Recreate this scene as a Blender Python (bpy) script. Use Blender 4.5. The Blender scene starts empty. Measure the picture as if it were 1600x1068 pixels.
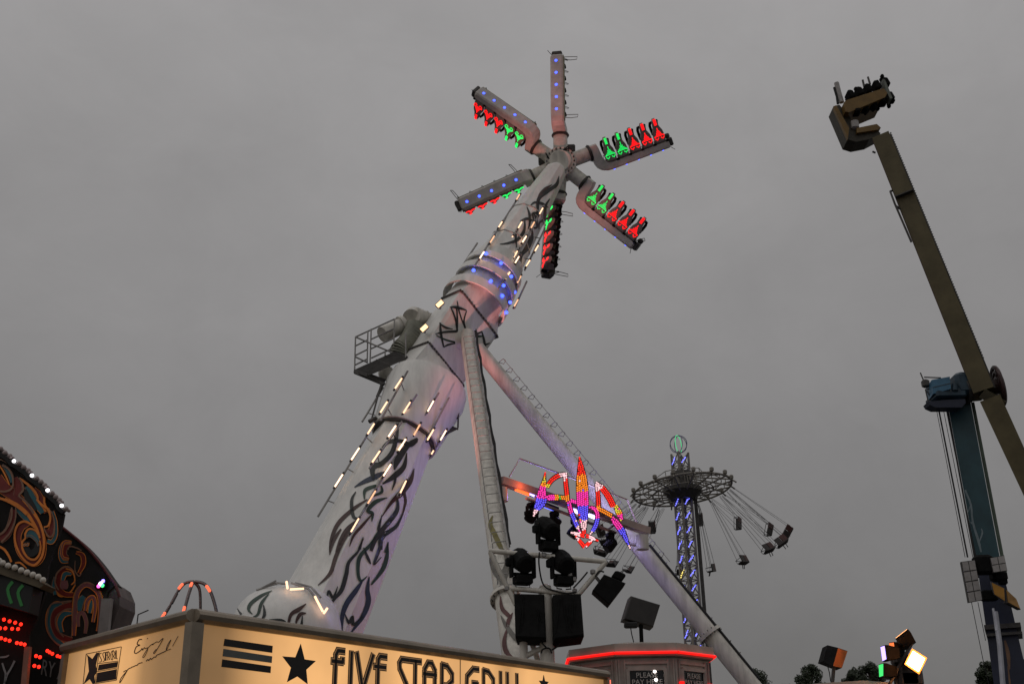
import bpy, math, random
from mathutils import Vector as V, Matrix
from mathutils.bvhtree import BVHTree
random.seed(7)
R_ = math.radians
sc = bpy.context.scene
col = sc.collection
# ------------------------------------------------------------------ camera
F = 1730.0; PITCH = R_(22.5); ROLL = R_(1.0)
CAM = V((0, 0, 1.6))
_r0 = V((1, 0, 0)); _f = V((0, math.cos(PITCH), math.sin(PITCH))); _u0 = V((0, -math.sin(PITCH), math.cos(PITCH)))
CR = _r0*math.cos(ROLL) - _u0*math.sin(ROLL); CU = _u0*math.cos(ROLL) + _r0*math.sin(ROLL); CF = _f
cd = bpy.data.cameras.new('camera'); cam = bpy.data.objects.new('camera', cd); col.objects.link(cam)
cd.sensor_width = 36; cd.sensor_fit = 'HORIZONTAL'; cd.lens = F/1600*36; cd.clip_start = .1; cd.clip_end = 6000
cam.matrix_world = Matrix(((CR.x, CU.x, -CF.x, CAM.x), (CR.y, CU.y, -CF.y, CAM.y), (CR.z, CU.z, -CF.z, CAM.z), (0, 0, 0, 1)))
sc.camera = cam
# ------------------------------------------------------------------ overcast dusk sky (CIE overcast: zenith three times the horizon)
w = bpy.data.worlds.new('World'); sc.world = w; w.use_nodes = True
nt = w.node_tree; nt.nodes.clear()
def N(t, **k):
    n = nt.nodes.new(t)
    for a, b in k.items(): setattr(n, a, b)
    return n
def math_(op, a, b=None):
    n = N('ShaderNodeMath', operation=op)
    for i, x in enumerate((a, b)):
        if x is None: continue
        if isinstance(x, (int, float)): n.inputs[i].default_value = x
        else: nt.links.new(x, n.inputs[i])
    return n.outputs[0]
tc = N('ShaderNodeTexCoord'); sx = N('ShaderNodeSeparateXYZ'); nt.links.new(tc.outputs['Generated'], sx.inputs[0])
el = math_('MAXIMUM', sx.outputs['Z'], 0.0)
grad = math_('DIVIDE', math_('ADD', math_('MULTIPLY', el, 2.5), 1.0), 3.0)
mp = N('ShaderNodeMapping'); mp.inputs['Scale'].default_value = (1, 1, 1.5); nt.links.new(tc.outputs['Generated'], mp.inputs[0])
nz = N('ShaderNodeTexNoise'); nz.inputs['Scale'].default_value = 2.2; nz.inputs['Detail'].default_value = 6; nz.inputs['Roughness'].default_value = .55
nt.links.new(mp.outputs[0], nz.inputs['Vector'])
nz2 = N('ShaderNodeTexNoise'); nz2.inputs['Scale'].default_value = 7.5; nz2.inputs['Detail'].default_value = 9; nz2.inputs['Roughness'].default_value = .62; nz2.inputs['Distortion'].default_value = .6
nt.links.new(mp.outputs[0], nz2.inputs['Vector'])
cl = math_('ADD', math_('ADD', math_('MULTIPLY', nz.outputs['Fac'], .5), math_('MULTIPLY', nz2.outputs['Fac'], .2)), .65)
val = math_('MULTIPLY', grad, cl)
sky = N('ShaderNodeTexSky', sky_type='NISHITA'); sky.sun_disc = False; sky.sun_elevation = R_(4); sky.sun_rotation = R_(-120)
mx = N('ShaderNodeMix', data_type='RGBA', blend_type='MULTIPLY'); mx.inputs['Factor'].default_value = 1
mx.inputs['A'].default_value = (1, .972, .975, 1); nt.links.new(val, mx.inputs['B'])
bg = N('ShaderNodeBackground'); nt.links.new(mx.outputs['Result'], bg.inputs['Color']); bg.inputs['Strength'].default_value = .39
bg2 = N('ShaderNodeBackground'); nt.links.new(sky.outputs[0], bg2.inputs['Color']); bg2.inputs['Strength'].default_value = .003
ad = N('ShaderNodeAddShader'); nt.links.new(bg.outputs[0], ad.inputs[0]); nt.links.new(bg2.outputs[0], ad.inputs[1])
wo = N('ShaderNodeOutputWorld'); nt.links.new(ad.outputs[0], wo.inputs['Surface'])
sd = bpy.data.lights.new('sun', 'SUN'); sun = bpy.data.objects.new('sun', sd); col.objects.link(sun)
sd.energy = .22; sd.angle = R_(60); sd.color = (1, .96, .92); sun.rotation_euler = (R_(42), 0, R_(-55))
sc.view_settings.view_transform = 'Standard'; sc.view_settings.look = 'None'; sc.view_settings.exposure = 0; sc.view_settings.gamma = 1
try: sc.view_settings.use_curve_mapping = False
except Exception: pass
# ------------------------------------------------------------------ pixel helpers (a pixel gives a direction; distance is given per thing)
def ray(x, y): return CF + CR*((x-800)/F) - CU*((y-534)/F)
def at(x, y, Y): d = ray(x, y); return CAM + d*(Y/d.y)
def atz(x, y, z): d = ray(x, y); return CAM + d*((z-CAM.z)/d.z)
def onplane(x, y, P, n): d = ray(x, y); return CAM + d*((P-CAM).dot(n)/d.dot(n))
def proj(P): v = P-CAM; k = F/v.dot(CF); return 800+k*v.dot(CR), 534-k*v.dot(CU)
def rpx(P, px): return px*.5*(P-CAM).dot(CF)/F
def lerp(a, b, t): return a+(b-a)*t
def on_line(A, B, py):
    lo, hi = -.5, 1.5
    s = 1 if proj(lerp(A, B, 1))[1] > proj(A)[1] else -1
    for _ in range(40):
        m = (lo+hi)/2
        if (proj(lerp(A, B, m))[1]-py)*s < 0: lo = m
        else: hi = m
    return lerp(A, B, lo)
def frame(ax, ref=V((0, 0, 1))):
    ax = ax.normalized()
    if abs(ax.dot(ref)) > .98: ref = V((1, 0, 0))
    x = ref.cross(ax).normalized(); y = ax.cross(x); return x, y, ax
def smooth_path(pts, n=8):
    pts = [tuple(p) for p in pts]; out = []
    if len(pts) < 3: return pts
    P = [pts[0]]+pts+[pts[-1]]
    for i in range(1, len(P)-2):
        a, b, c, d = P[i-1:i+3]
        for k in range(n):
            t = k/n
            out.append(tuple(.5*(2*q+(r-p)*t+(2*p-5*q+4*r-s)*t*t+(-p+3*q-3*r+s)*t**3) for p, q, r, s in zip(a, b, c, d)))
    out.append(pts[-1]); return out
# ------------------------------------------------------------------ materials
MT = {}
def mat(name, c, rough=.55, metal=0., var=.18, scale=2.5, emit=None, es=0., bump=0., streak=False, spec=None):
    if name in MT: return MT[name]
    m = bpy.data.materials.new(name); m.use_nodes = True; t = m.node_tree; b = t.nodes['Principled BSDF']
    b.inputs['Roughness'].default_value = rough; b.inputs['Metallic'].default_value = metal
    b.inputs['Base Color'].default_value = (*c, 1)
    if spec is not None: b.inputs['Specular IOR Level'].default_value = spec
    if var > 0:
        co = t.nodes.new('ShaderNodeTexCoord'); nz = t.nodes.new('ShaderNodeTexNoise')
        nz.inputs['Scale'].default_value = scale; nz.inputs['Detail'].default_value = 7; nz.inputs['Roughness'].default_value = .62
        if streak:
            mpn = t.nodes.new('ShaderNodeMapping'); mpn.inputs['Scale'].default_value = (3, 3, .35)
            t.links.new(co.outputs['Object'], mpn.inputs[0]); t.links.new(mpn.outputs[0], nz.inputs['Vector'])
        else: t.links.new(co.outputs['Object'], nz.inputs['Vector'])
        rp = t.nodes.new('ShaderNodeValToRGB'); rp.color_ramp.elements[0].position = .32; rp.color_ramp.elements[1].position = .62
        rp.color_ramp.elements[0].color = (*[x*(1-var) for x in c], 1); rp.color_ramp.elements[1].color = (*[min(1, x*(1+var*.25)) for x in c], 1)
        t.links.new(nz.outputs['Fac'], rp.inputs[0]); t.links.new(rp.outputs[0], b.inputs['Base Color'])
        rr = t.nodes.new('ShaderNodeMapRange'); rr.inputs['To Min'].default_value = min(1, rough*1.25); rr.inputs['To Max'].default_value = rough*.8
        t.links.new(nz.outputs['Fac'], rr.inputs['Value']); t.links.new(rr.outputs[0], b.inputs['Roughness'])
        if bump:
            bp = t.nodes.new('ShaderNodeBump'); bp.inputs['Strength'].default_value = bump; bp.inputs['Distance'].default_value = .02
            t.links.new(nz.outputs['Fac'], bp.inputs['Height']); t.links.new(bp.outputs[0], b.inputs['Normal'])
    if emit:
        b.inputs['Emission Color'].default_value = (*emit, 1); b.inputs['Emission Strength'].default_value = es
    MT[name] = m; return m
def glow(name, c, s): return mat(name, tuple(x*.4+.03 for x in c), .3, 0, 0, emit=c, es=s)
WHITE = mat('white_ride_paint', (.80, .79, .75), .36, 0, .15, 1.5, streak=True, bump=.08)
CREAM = mat('cream_leg_paint', (.68, .65, .58), .42, 0, .3, 1.8, streak=True, bump=.08)
STEEL = mat('grey_steel', (.32, .31, .30), .45, .55, .3, 4)
DSTEEL = mat('dark_steel', (.09, .085, .08), .5, .5, .35, 4)
BLACK = mat('black_casing', (.008, .008, .008), .8, 0, .3, 6, spec=.15)
COVER = mat('black_rain_cover', (.010, .010, .010), .8, 0, .3, 5, bump=.5, spec=.15)
RUBBER = mat('black_cable_rubber', (.01, .01, .01), .7, 0, 0)
TUBE = glow('warm_tube_lamp', (1., .60, .36), 1.9); TUBES = [TUBE, glow('warm_tube_lamp_dim', (1., .52, .28), 1.2), glow('warm_tube_lamp_bright', (1., .66, .44), 2.6)]
BLUEL = glow('blue_lamp', (.035, .07, 1.), 5); BLUEC = glow('blue_lamp_core', (.55, .62, 1.), 9)
REDL = glow('red_led', (1., .006, .008), 1.6); GREENL = glow('green_led', (.01, .9, .13), 1.5)
FLOOD = glow('warm_flood_glass', (1., .60, .30), 2.2)
INK = mat('dark_tribal_paint', (.012, .016, .015), .4, 0, .3, 3); INKG = mat('green_tribal_paint', (.012, .05, .028), .4, 0, .4, 3)
INKR = mat('red_brown_tribal_paint', (.05, .012, .008), .4, 0, .4, 3); INKB = mat('blue_tribal_paint', (.015, .03, .07), .4, 0, .4, 3); INKY = mat('ochre_tribal_paint', (.16, .12, .025), .4, 0, .4, 3)
# ------------------------------------------------------------------ mesh builder
class MB:
    def __init__(s): s.v = []; s.f = []
    def add(s, vs, fs):
        o = len(s.v); s.v += [V(p) for p in vs]; s.f += [tuple(i+o for i in f) for f in fs]; return s
    def loft(s, loops, caps=True, closed=False):
        n = len(loops[0]); o = len(s.v)
        for l in loops: s.v += [V(p) for p in l]
        m = len(loops)
        for i in range(m if closed else m-1):
            a = o+i*n; b = o+((i+1) % m)*n
            for k in range(n): s.f.append((a+k, a+(k+1) % n, b+(k+1) % n, b+k))
        if caps and not closed:
            s.f.append(tuple(o+k for k in reversed(range(n)))); s.f.append(tuple(o+(m-1)*n+k for k in range(n)))
        return s
    def cyl(s, a, b, r0, r1=None, n=12, ref=V((0, 0, 1)), ph=0):
        r1 = r0 if r1 is None else r1; x, y, _ = frame(b-a, ref)
        c = [(math.cos(2*math.pi*k/n+ph), math.sin(2*math.pi*k/n+ph)) for k in range(n)]
        return s.loft([[a+(x*p+y*q)*r0 for p, q in c], [b+(x*p+y*q)*r1 for p, q in c]])
    def rings(s, secs, n=12, ref=V((0, 0, 1)), ph=0, axis=None):
        ax = axis or (secs[-1][0]-secs[0][0]); x, y, _ = frame(ax, ref)
        c = [(math.cos(2*math.pi*k/n+ph), math.sin(2*math.pi*k/n+ph)) for k in range(n)]
        return s.loft([[p+(x*a+y*b)*r for a, b in c] for p, r in secs])
    def tube(s, pts, r, n=6, closed=False):
        pts = [V(p) for p in pts]; L = []; m = len(pts)
        for i, p in enumerate(pts):
            d = (pts[(i+1) % m]-pts[i-1]) if closed else (pts[min(i+1, m-1)]-pts[max(i-1, 0)])
            x, y, _ = frame(d, V((.13, .31, .94)))
            L.append([p+(x*math.cos(2*math.pi*k/n)+y*math.sin(2*math.pi*k/n))*r for k in range(n)])
        return s.loft(L, closed=closed)
    def box(s, c, sz, ax=None):
        ax = ax or (V((1, 0, 0)), V((0, 1, 0)), V((0, 0, 1)))
        h = [a*(q/2) for a, q in zip(ax, sz)]
        vs = [c+h[0]*i+h[1]*j+h[2]*k for k in (-1, 1) for j in (-1, 1) for i in (-1, 1)]
        return s.add(vs, [(0, 2, 3, 1), (4, 5, 7, 6), (0, 1, 5, 4), (2, 6, 7, 3), (0, 4, 6, 2), (1, 3, 7, 5)])
    def bbox(s, c, sz, ax=None, bv=.03):
        ax = ax or (V((1, 0, 0)), V((0, 1, 0)), V((0, 0, 1)))
        a, b, d = [q/2 for q in sz]; bv = min(bv, a*.45, b*.45, d*.45)
        def loop(z, g): return [c+ax[0]*x+ax[1]*y+ax[2]*z for x, y in ((-a+g+bv, -b+g), (a-g-bv, -b+g), (a-g, -b+g+bv), (a-g, b-g-bv), (a-g-bv, b-g), (-a+g+bv, b-g), (-a+g, b-g-bv), (-a+g, -b+g+bv))]
        return s.loft([loop(-d, bv), loop(-d+bv, 0), loop(d-bv, 0), loop(d, bv)])
    def beam(s, a, b, wdt, dep, ref=V((0, 1, 0)), w1=None, d1=None):
        z = (b-a).normalized(); y = (ref-z*ref.dot(z)).normalized(); x = y.cross(z)
        def lp(p, ww, dd): return [p+x*(ww/2*i)+y*(dd/2*j) for i, j in ((-1, -1), (1, -1), (1, 1), (-1, 1))]
        return s.loft([lp(a, wdt, dep), lp(b, w1 or wdt, d1 or dep)])
    def ball(s, c, r, n=8, m=6, sc=(1, 1, 1)):
        L = []
        for i in range(1, m):
            t = math.pi*i/m
            L.append([c+V((r*sc[0]*math.sin(t)*math.cos(2*math.pi*k/n), r*sc[1]*math.sin(t)*math.sin(2*math.pi*k/n), -r*sc[2]*math.cos(t))) for k in range(n)])
        o = len(s.v); s.loft(L, caps=False); q = len(s.v)
        s.v += [c-V((0, 0, r*sc[2])), c+V((0, 0, r*sc[2]))]
        for k in range(n):
            s.f.append((q, o+(k+1) % n, o+k)); s.f.append((q+1, o+(m-2)*n+k, o+(m-2)*n+(k+1) % n))
        return s
    def prism(s, pts, vec):
        return s.loft([[V(p) for p in pts], [V(p)+vec for p in pts]])
    def bvh(s): return BVHTree.FromPolygons([tuple(p) for p in s.v], s.f)
    def build(s, name, m, parent=None, smooth=False, **pr):
        me = bpy.data.meshes.new(name); me.from_pydata([tuple(p) for p in s.v], [], s.f); me.materials.append(m)
        import bmesh
        b = bmesh.new(); b.from_mesh(me); bmesh.ops.recalc_face_normals(b, faces=b.faces); b.to_mesh(me); b.free()
        if smooth:
            for p in me.polygons: p.use_smooth = True
            try: me.set_sharp_from_angle(angle=R_(38))
            except Exception: pass
        return link(bpy.data.objects.new(name, me), parent, **pr)
def link(o, parent=None, **pr):
    col.objects.link(o)
    if parent is not None:
        o.parent = parent
        if parent.type == 'EMPTY': o.matrix_parent_inverse = Matrix.Translation(-parent.location)
    for k, v in pr.items(): o[k] = v
    return o
def thing(name, loc, label, cat, group=None):
    o = bpy.data.objects.new(name, None); col.objects.link(o); o.location = loc; o['label'] = label; o['category'] = cat
    o.empty_display_size = .2
    if group: o['group'] = group
    return o
def hit(bv, x, y, off=.012):
    d = ray(x, y).normalized(); h = bv.ray_cast(CAM, d)
    if h[0] is None: return None
    n = h[1]
    if n.dot(d) > 0: n = -n
    return h[0]+n*off
def ribbon(mb, pts, bv, off=.012, n=8, cross=3, fn=None):
    """a painted stroke given as pixels (x, y, width), laid on the surface it is painted on"""
    P = smooth_path(pts, n); rows = []
    for i, (x, y, wd) in enumerate(P):
        a = P[max(i-1, 0)]; b = P[min(i+1, len(P)-1)]; dx, dy = b[0]-a[0], b[1]-a[1]; l = math.hypot(dx, dy) or 1
        nx, ny = -dy/l, dx/l; row = []
        for k in range(cross):
            t = (k/(cross-1)-.5)*max(wd, .3)
            row.append(fn(x+nx*t, y+ny*t) if fn else hit(bv, x+nx*t, y+ny*t, off))
        rows.append(row)
    for r0, r1 in zip(rows, rows[1:]):
        for k in range(cross-1):
            q = (r0[k], r0[k+1], r1[k+1], r1[k])
            if all(p is not None for p in q) and (q[0]-q[2]).length < 1.2: mb.add(q, [(0, 1, 2, 3)])
def Z(org, s, pts): return [(org[0]+p[0]/s, org[1]+p[1]/s, *p[2:]) for p in pts]
def text_mesh(body, size, M, name, m, parent, ext=.004, shear=0, **pr):
    cu = bpy.data.curves.new(name, 'FONT'); cu.body = body; cu.size = size; cu.extrude = ext; cu.align_x = 'CENTER'; cu.align_y = 'CENTER'; cu.shear = shear; cu.resolution_u = 3
    t = bpy.data.objects.new(name, cu); col.objects.link(t); dg = bpy.context.evaluated_depsgraph_get()
    me = bpy.data.meshes.new_from_object(t.evaluated_get(dg)); bpy.data.objects.remove(t); bpy.data.curves.remove(cu)
    me.transform(M); me.materials.clear(); me.materials.append(m); me.name = name
    return link(bpy.data.objects.new(name, me), parent, **pr)
# ------------------------------------------------------------------ ground
GM = mat('worn_asphalt_ground', (.05, .05, .048), .85, 0, .35, .6, bump=.3)
MB().add([(-700, -300, 0), (700, -300, 0), (700, 1500, 0), (-700, 1500, 0)], [(0, 1, 2, 3)]).build('ground', GM, kind='structure')

# ------------------------------------------------------------------ the big spinning ride
C = at(698, 545, 35); T = at(872, 262, 38); B = at(490, 985, 31)
BASE = V((C.x, C.y, 0))
ride = thing('spinning_ride', BASE, 'towering white spinning ride with leaning tribal painted boom and six armed star', 'fairground ride')
axU = (T-C).normalized(); axL = (B-C).normalized()
toward = (CAM-C).normalized()
def usec(y, px): p = on_line(C, T, y); return p, rpx(p, px)
def lsec(y, px): p = on_line(C, B, y); return p, rpx(p, px)
# lower boom: tapered octagon
lb = MB().rings([lsec(640, 86), lsec(985, 148), lsec(1120, 172)], 8, toward, R_(10), axL)
lower = lb.build('lower_boom', WHITE, ride); LBV = lb.bvh()
dm = MB().rings([lsec(606, 126), lsec(616, 130), lsec(676, 112), lsec(686, 108)], 24, toward, 0, axL)
drum = dm.build('boom_drum', WHITE, ride, smooth=True); DBV = dm.bvh()
g0, gr_ = lsec(683, 102); MB().rings([(g0, gr_), (g0+axL*.14, gr_*.98)], 24, toward, 0, axL).build('painted_drum_shade', DSTEEL, drum, smooth=True)  # dark ring added to paint the shadow under the drum's lower edge
# pivot housing
pa, ra = lsec(572, 116); pb, rb = usec(494, 110)
def corners(p, K):
    k0, k1, k2 = [onplane(x, y, p, axU) for x, y in K]; return [k0, k1, k2, k0+k2-k1]
KL = corners(pa, ((630, 550), (670, 535), (724, 602))); KU = corners(pb, ((691, 467), (721, 454), (777, 525)))
def chamf(K, f=.06): 
    o = []
    for i in range(4): o += [lerp(K[i], K[i-1], f), lerp(K[i], K[(i+1) % 4], f)]
    return o
def circ_for(loop, c, r): return [c+(p-c-axU*(p-c).dot(axU)).normalized()*r for p in loop]
def dense(K): return [lerp(K[i], K[(i+1) % 4], j/7) for i in range(4) for j in range(7)]
cU = sum(KU, V())/4; cL_ = sum(KL, V())/4
hs = MB().loft([chamf(KL), chamf(KU)])
house = hs.build('pivot_housing', WHITE, ride); HBV = hs.bvh()
for K in (KL, KU):
    c = sum(K, V())/4; K = [c+(p-c)*1.035 for p in K]
    MB().loft([[p-axU*.045 for p in chamf(K)], [p+axU*.045 for p in chamf(K)]]).build('flange', mat('grey_flange', (.22, .2, .19), .5, .3, .3, 3), house)
    bo = MB()
    for k in range(4):
        for j in range(16): bo.ball(c+(lerp(K[k], K[(k+1) % 4], (j+.5)/16)-c)*1.0, .042, 6, 4)
    bo.build('flange_bolts', DSTEEL, house, kind='stuff')
dp, dr = lsec(607, 118)
MB().loft([dense(KL), circ_for(dense(KL), dp, dr)]).build('boom_transition', WHITE, ride, smooth=True)
n0, r0_ = usec(470, 84); n1, r1_ = usec(410, 78); dU = dense(KU)
ub = MB().loft([dU, circ_for(dU, n0, r0_), circ_for(dU, n1, r1_)])
ub.build('slewing_neck', WHITE, ride, smooth=True); NBV = ub.bvh()
ut = MB().rings([usec(414, 76), usec(300, 44), usec(268, 34), usec(262, 22)], 10, toward, R_(18), axU)
upper = ut.build('upper_boom', WHITE, ride); UBV = ut.bvh()
collars = []
for y, d, hh in ((472, 106, .17), (447, 99, .15), (429, 94, .13)):
    p, r = usec(y, d); g = MB(); ri = rpx(p, d-17)
    x, yy, _ = frame(axU, toward)
    def lp(c, rr): return [c+(x*math.cos(2*math.pi*k/32)+yy*math.sin(2*math.pi*k/32))*rr for k in range(32)]
    g.loft([lp(p-axU*hh, r), lp(p+axU*hh, r), lp(p+axU*hh, ri), lp(p+axU*(hh-.06), ri), lp(p+axU*(hh-.06), r-.06), lp(p-axU*hh, r-.06)], closed=True)
    collars.append((g.build('collar_ring', WHITE, ride, smooth=True), p, r))
def lamp(p, r, parent, name='blue_lamp'):
    o = MB().ball(p, r, 10, 8).build(name, BLUEL, parent, smooth=True)
    d = (CAM-p).normalized(); return o
for k, pts in enumerate((((740, 422), (767, 439), (785, 462), (791, 488)), ((787, 446), (797, 472)), ((759, 396), (783, 411), (799, 432), (804, 456)))):
    ring, p, r = collars[k]
    for x, y in pts:
        q = None
        d = ray(x, y).normalized()
        # nearest point of the ring's outer face along the ray
        xx, yy, az = frame(axU, toward); oc = CAM-p; dp = d-az*d.dot(az); op = oc-az*oc.dot(az)
        a_, b_, c_ = dp.dot(dp), 2*op.dot(dp), op.dot(op)-(r+.02)**2; D = b_*b_-4*a_*c_
        t = (-b_-math.sqrt(max(D, 0)))/(2*a_)
        lamp(CAM+d*t, .062, ring)
# tube lamps on rails: pixels of lamp ends
def raildepth(bvs, x, y, dflt):
    for b in bvs:
        h = hit(b, x, y, .0)
        if h is not None: return h
    return None
def rail(parent, p0, p1, lamps, bvs, axA, axB, stand=.26, posts=True):
    """a light rail standing off the boom, its lamps given as pixel segments on it"""
    def pt(x, y):
        h = raildepth(bvs, x, y, None)
        axp = on_line(axA, axB, y); 
        if h is None: return at(x, y, axp.y-.1)
        n = (h-(axA+(axB-axA)*((h-axA).dot(axB-axA)/(axB-axA).length_squared))).normalized()
        d = ray(x, y); k = (h-CAM).length; dn = d.normalized()
        return h-dn*min(stand*1.25/max(.35, abs(dn.dot(n))), .75)
    a, b = pt(*p0), pt(*p1)
    rl = MB().tube([a, b], .035, 6)
    if posts:
        ln = (b-a).length; m = max(2, int(ln/1.1))
        for k in range(m):
            q = lerp(a, b, (k+.5)/m); t = (q-axA).dot(axB-axA)/(axB-axA).length_squared; c = axA+(axB-axA)*t
            rl.tube([q, q+(c-q).normalized()*.42], .018, 5)
    ro = rl.build('light_rail', STEEL, parent, smooth=True)
    for (x0, y0, x1, y1) in lamps:
        def near(x, y):
            best = min((abs((proj(lerp(a, b, t/60))[1])-y), t/60) for t in range(-6, 67)); q = lerp(a, b, best[1])
            d = ray(x, y); return CAM+d*((q-CAM).dot(CF))
        s, e = near(x0, y0), near(x1, y1); o = (CAM-s).normalized()*.12
        MB().tube([s+o, e+o], .024, 8).build('tube_lamp', random.choice(TUBES), parent, smooth=True)
        dd = (e-s).normalized()
        for q, sg in ((s, -1), (e, 1)): MB().cyl(q+o+dd*sg*.01, q+o+dd*sg*.08, .036, .036, 8).build('lamp_holder', DSTEEL, parent)
z5 = (690, 240); s5 = 5.933
def ZL(o, s, L): return [(o[0]+a/s, o[1]+b/s, o[0]+c/s, o[1]+d/s) for a, b, c, d in L]
bU = (UBV, NBV)
U = lambda *L: ZL(z5, s5, L)
P5 = lambda a, b: (z5[0]+a/s5, z5[1]+b/s5)
rail(upper, P5(735, 370), P5(305, 1040), U((722, 378, 692, 430), (560, 632, 526, 686), (488, 764, 448, 828), (392, 910, 352, 975)), bU, C, T)
rail(upper, P5(760, 610), P5(485, 1030), U((745, 632, 710, 690), (660, 765, 625, 828), (574, 906, 536, 970)), bU, C, T, .2)
rail(upper, P5(950, 480), P5(640, 1060), U((938, 505, 906, 562), (860, 634, 828, 690), (784, 766, 748, 824), (702, 904, 666, 964)), bU, C, T, .2)
rail(upper, P5(740, 930), P5(640, 1105), U((718, 952, 682, 1012),), bU, C, T, .2, False)
rail(upper, P5(960, 690), P5(770, 1080), U((896, 850, 864, 906), (818, 988, 782, 1046)), bU, C, T, .16)
z2 = (680, 360); s2 = 4.855
P2 = lambda a, b: (z2[0]+a/s2, z2[1]+b/s2)
rail(collars[0][0], P2(320, 95), P2(205, 270), (), bU, C, T, .3, False)
rail(collars[0][0], P2(572, 310), P2(480, 440), ZL(z2, s2, [(566, 316, 532, 372)]), bU, C, T, .3, False)
rail(collars[0][0], P2(695, 385), P2(600, 590), ZL(z2, s2, [(650, 345, 622, 398), (628, 524, 598, 578)]), bU, C, T, .3, False)
z3 = (530, 450); s3 = 4.108; P3 = lambda a, b: (z3[0]+a/s3, z3[1]+b/s3)
bL = (DBV, LBV)
rail(drum, P3(440, 530), P3(265, 850), ZL(z3, s3, [(402, 578, 358, 644), (308, 728, 264, 798)]), bL, C, B, .22)
rail(drum, P3(500, 680), P3(320, 950), ZL(z3, s3, [(456, 730, 412, 800)]), bL, C, B, .2)
rail(drum, P3(640, 670), P3(480, 930), ZL(z3, s3, [(606, 722, 568, 790), (520, 872, 480, 942)]), bL, C, B, .2)
rail(drum, P3(705, 700), P3(560, 980), ZL(z3, s3, [(606, 906, 566, 974)]), bL, C, B, .16)
rail(drum, P3(690, 905), P3(590, 1075), ZL(z3, s3, [(686, 912, 650, 974), (606, 1040, 592, 1064)]), bL, C, B, .12)
z4 = (460, 600); s4 = 4.107; P4 = lambda a, b: (z4[0]+a/s4, z4[1]+b/s4)
rail(drum, P4(570, 20), P4(435, 240), (), bL, C, B, .3)
rail(lower, P4(520, 240), P4(150, 850), ZL(z4, s4, [(512, 252, 470, 318), (416, 408, 366, 484), (310, 578, 260, 656)]), bL, C, B, .3)
rail(lower, P4(690, 240), P4(480, 540), ZL(z4, s4, [(650, 266, 602, 338), (548, 428, 498, 502)]), bL, C, B, .2)
rail(lower, P4(740, 300), P4(350, 970), ZL(z4, s4, [(714, 352, 668, 426), (618, 514, 570, 590), (520, 684, 470, 766), (412, 862, 362, 948)]), bL, C, B, .2)
rail(lower, P4(810, 430), P4(660, 720), ZL(z4, s4, [(806, 444, 764, 516), (716, 620, 678, 700)]), bL, C, B, .16)
# weld seams round the boom, and a hatch
SEAM = mat('grimy_seam', (.50, .48, .44), .6, 0, .3, 4)
for y, d in ((735, 100.5), (800, 111.5), (868, 123.5), (935, 135.5)):
    p, r = lsec(y, d); MB().rings([(p-axL*.03, r*1.012), (p+axL*.03, r*1.012)], 8, toward, R_(10), axL).build('weld_seam', SEAM, lower)
for y, d in ((340, 56.5), (385, 69)):
    p, r = usec(y, d); MB().rings([(p-axU*.025, r*1.012), (p+axU*.025, r*1.012)], 10, toward, R_(18), axU).build('weld_seam', SEAM, upper)
# tribal artwork
def art(parent, bv, org, s, strokes, name='tribal_flame', kf=.9):
    for m, pts in strokes:
        mb = MB(); ribbon(mb, Z(org, s, [(x, y, max(1.2, kf*wd/s)) for x, y, wd in pts]), bv, .02)
        if mb.f: mb.build(name, m, parent)
art(upper, UBV, z5, s5, [
 (INK, [(1085, 210, 4), (1060, 290, 34), (980, 350, 40), (900, 420, 34), (888, 520, 26), (885, 620, 4)]),
 (INKR, [(1020, 290, 4), (960, 330, 30), (910, 390, 30), (890, 460, 6)]),
 (INK, [(1000, 420, 4), (960, 490, 26), (950, 600, 30), (905, 640, 18), (900, 700, 4)]),
 (INK, [(820, 490, 4), (860, 455, 20), (930, 465, 26), (985, 500, 4)]),
 (INK, [(790, 495, 4), (812, 560, 24), (815, 640, 22), (800, 700, 4)]),
 (INK, [(730, 625, 4), (790, 605, 26), (850, 620, 10), (840, 560, 22), (885, 550, 20)]),
 (INK, [(770, 620, 10), (760, 720, 30), (700, 800, 34), (620, 830, 20), (540, 842, 4)]),
 (INK, [(705, 690, 4), (685, 770, 22), (695, 870, 4)]),
 (INK, [(835, 690, 4), (835, 790, 28), (790, 880, 40), (735, 950, 26), (735, 1060, 4)]),
 (INK, [(720, 870, 4), (735, 930, 22), (790, 850, 26), (820, 760, 6)]),
 (INK, [(850, 690, 14), (880, 680, 20), (875, 600, 20), (850, 560, 10)])])
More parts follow.
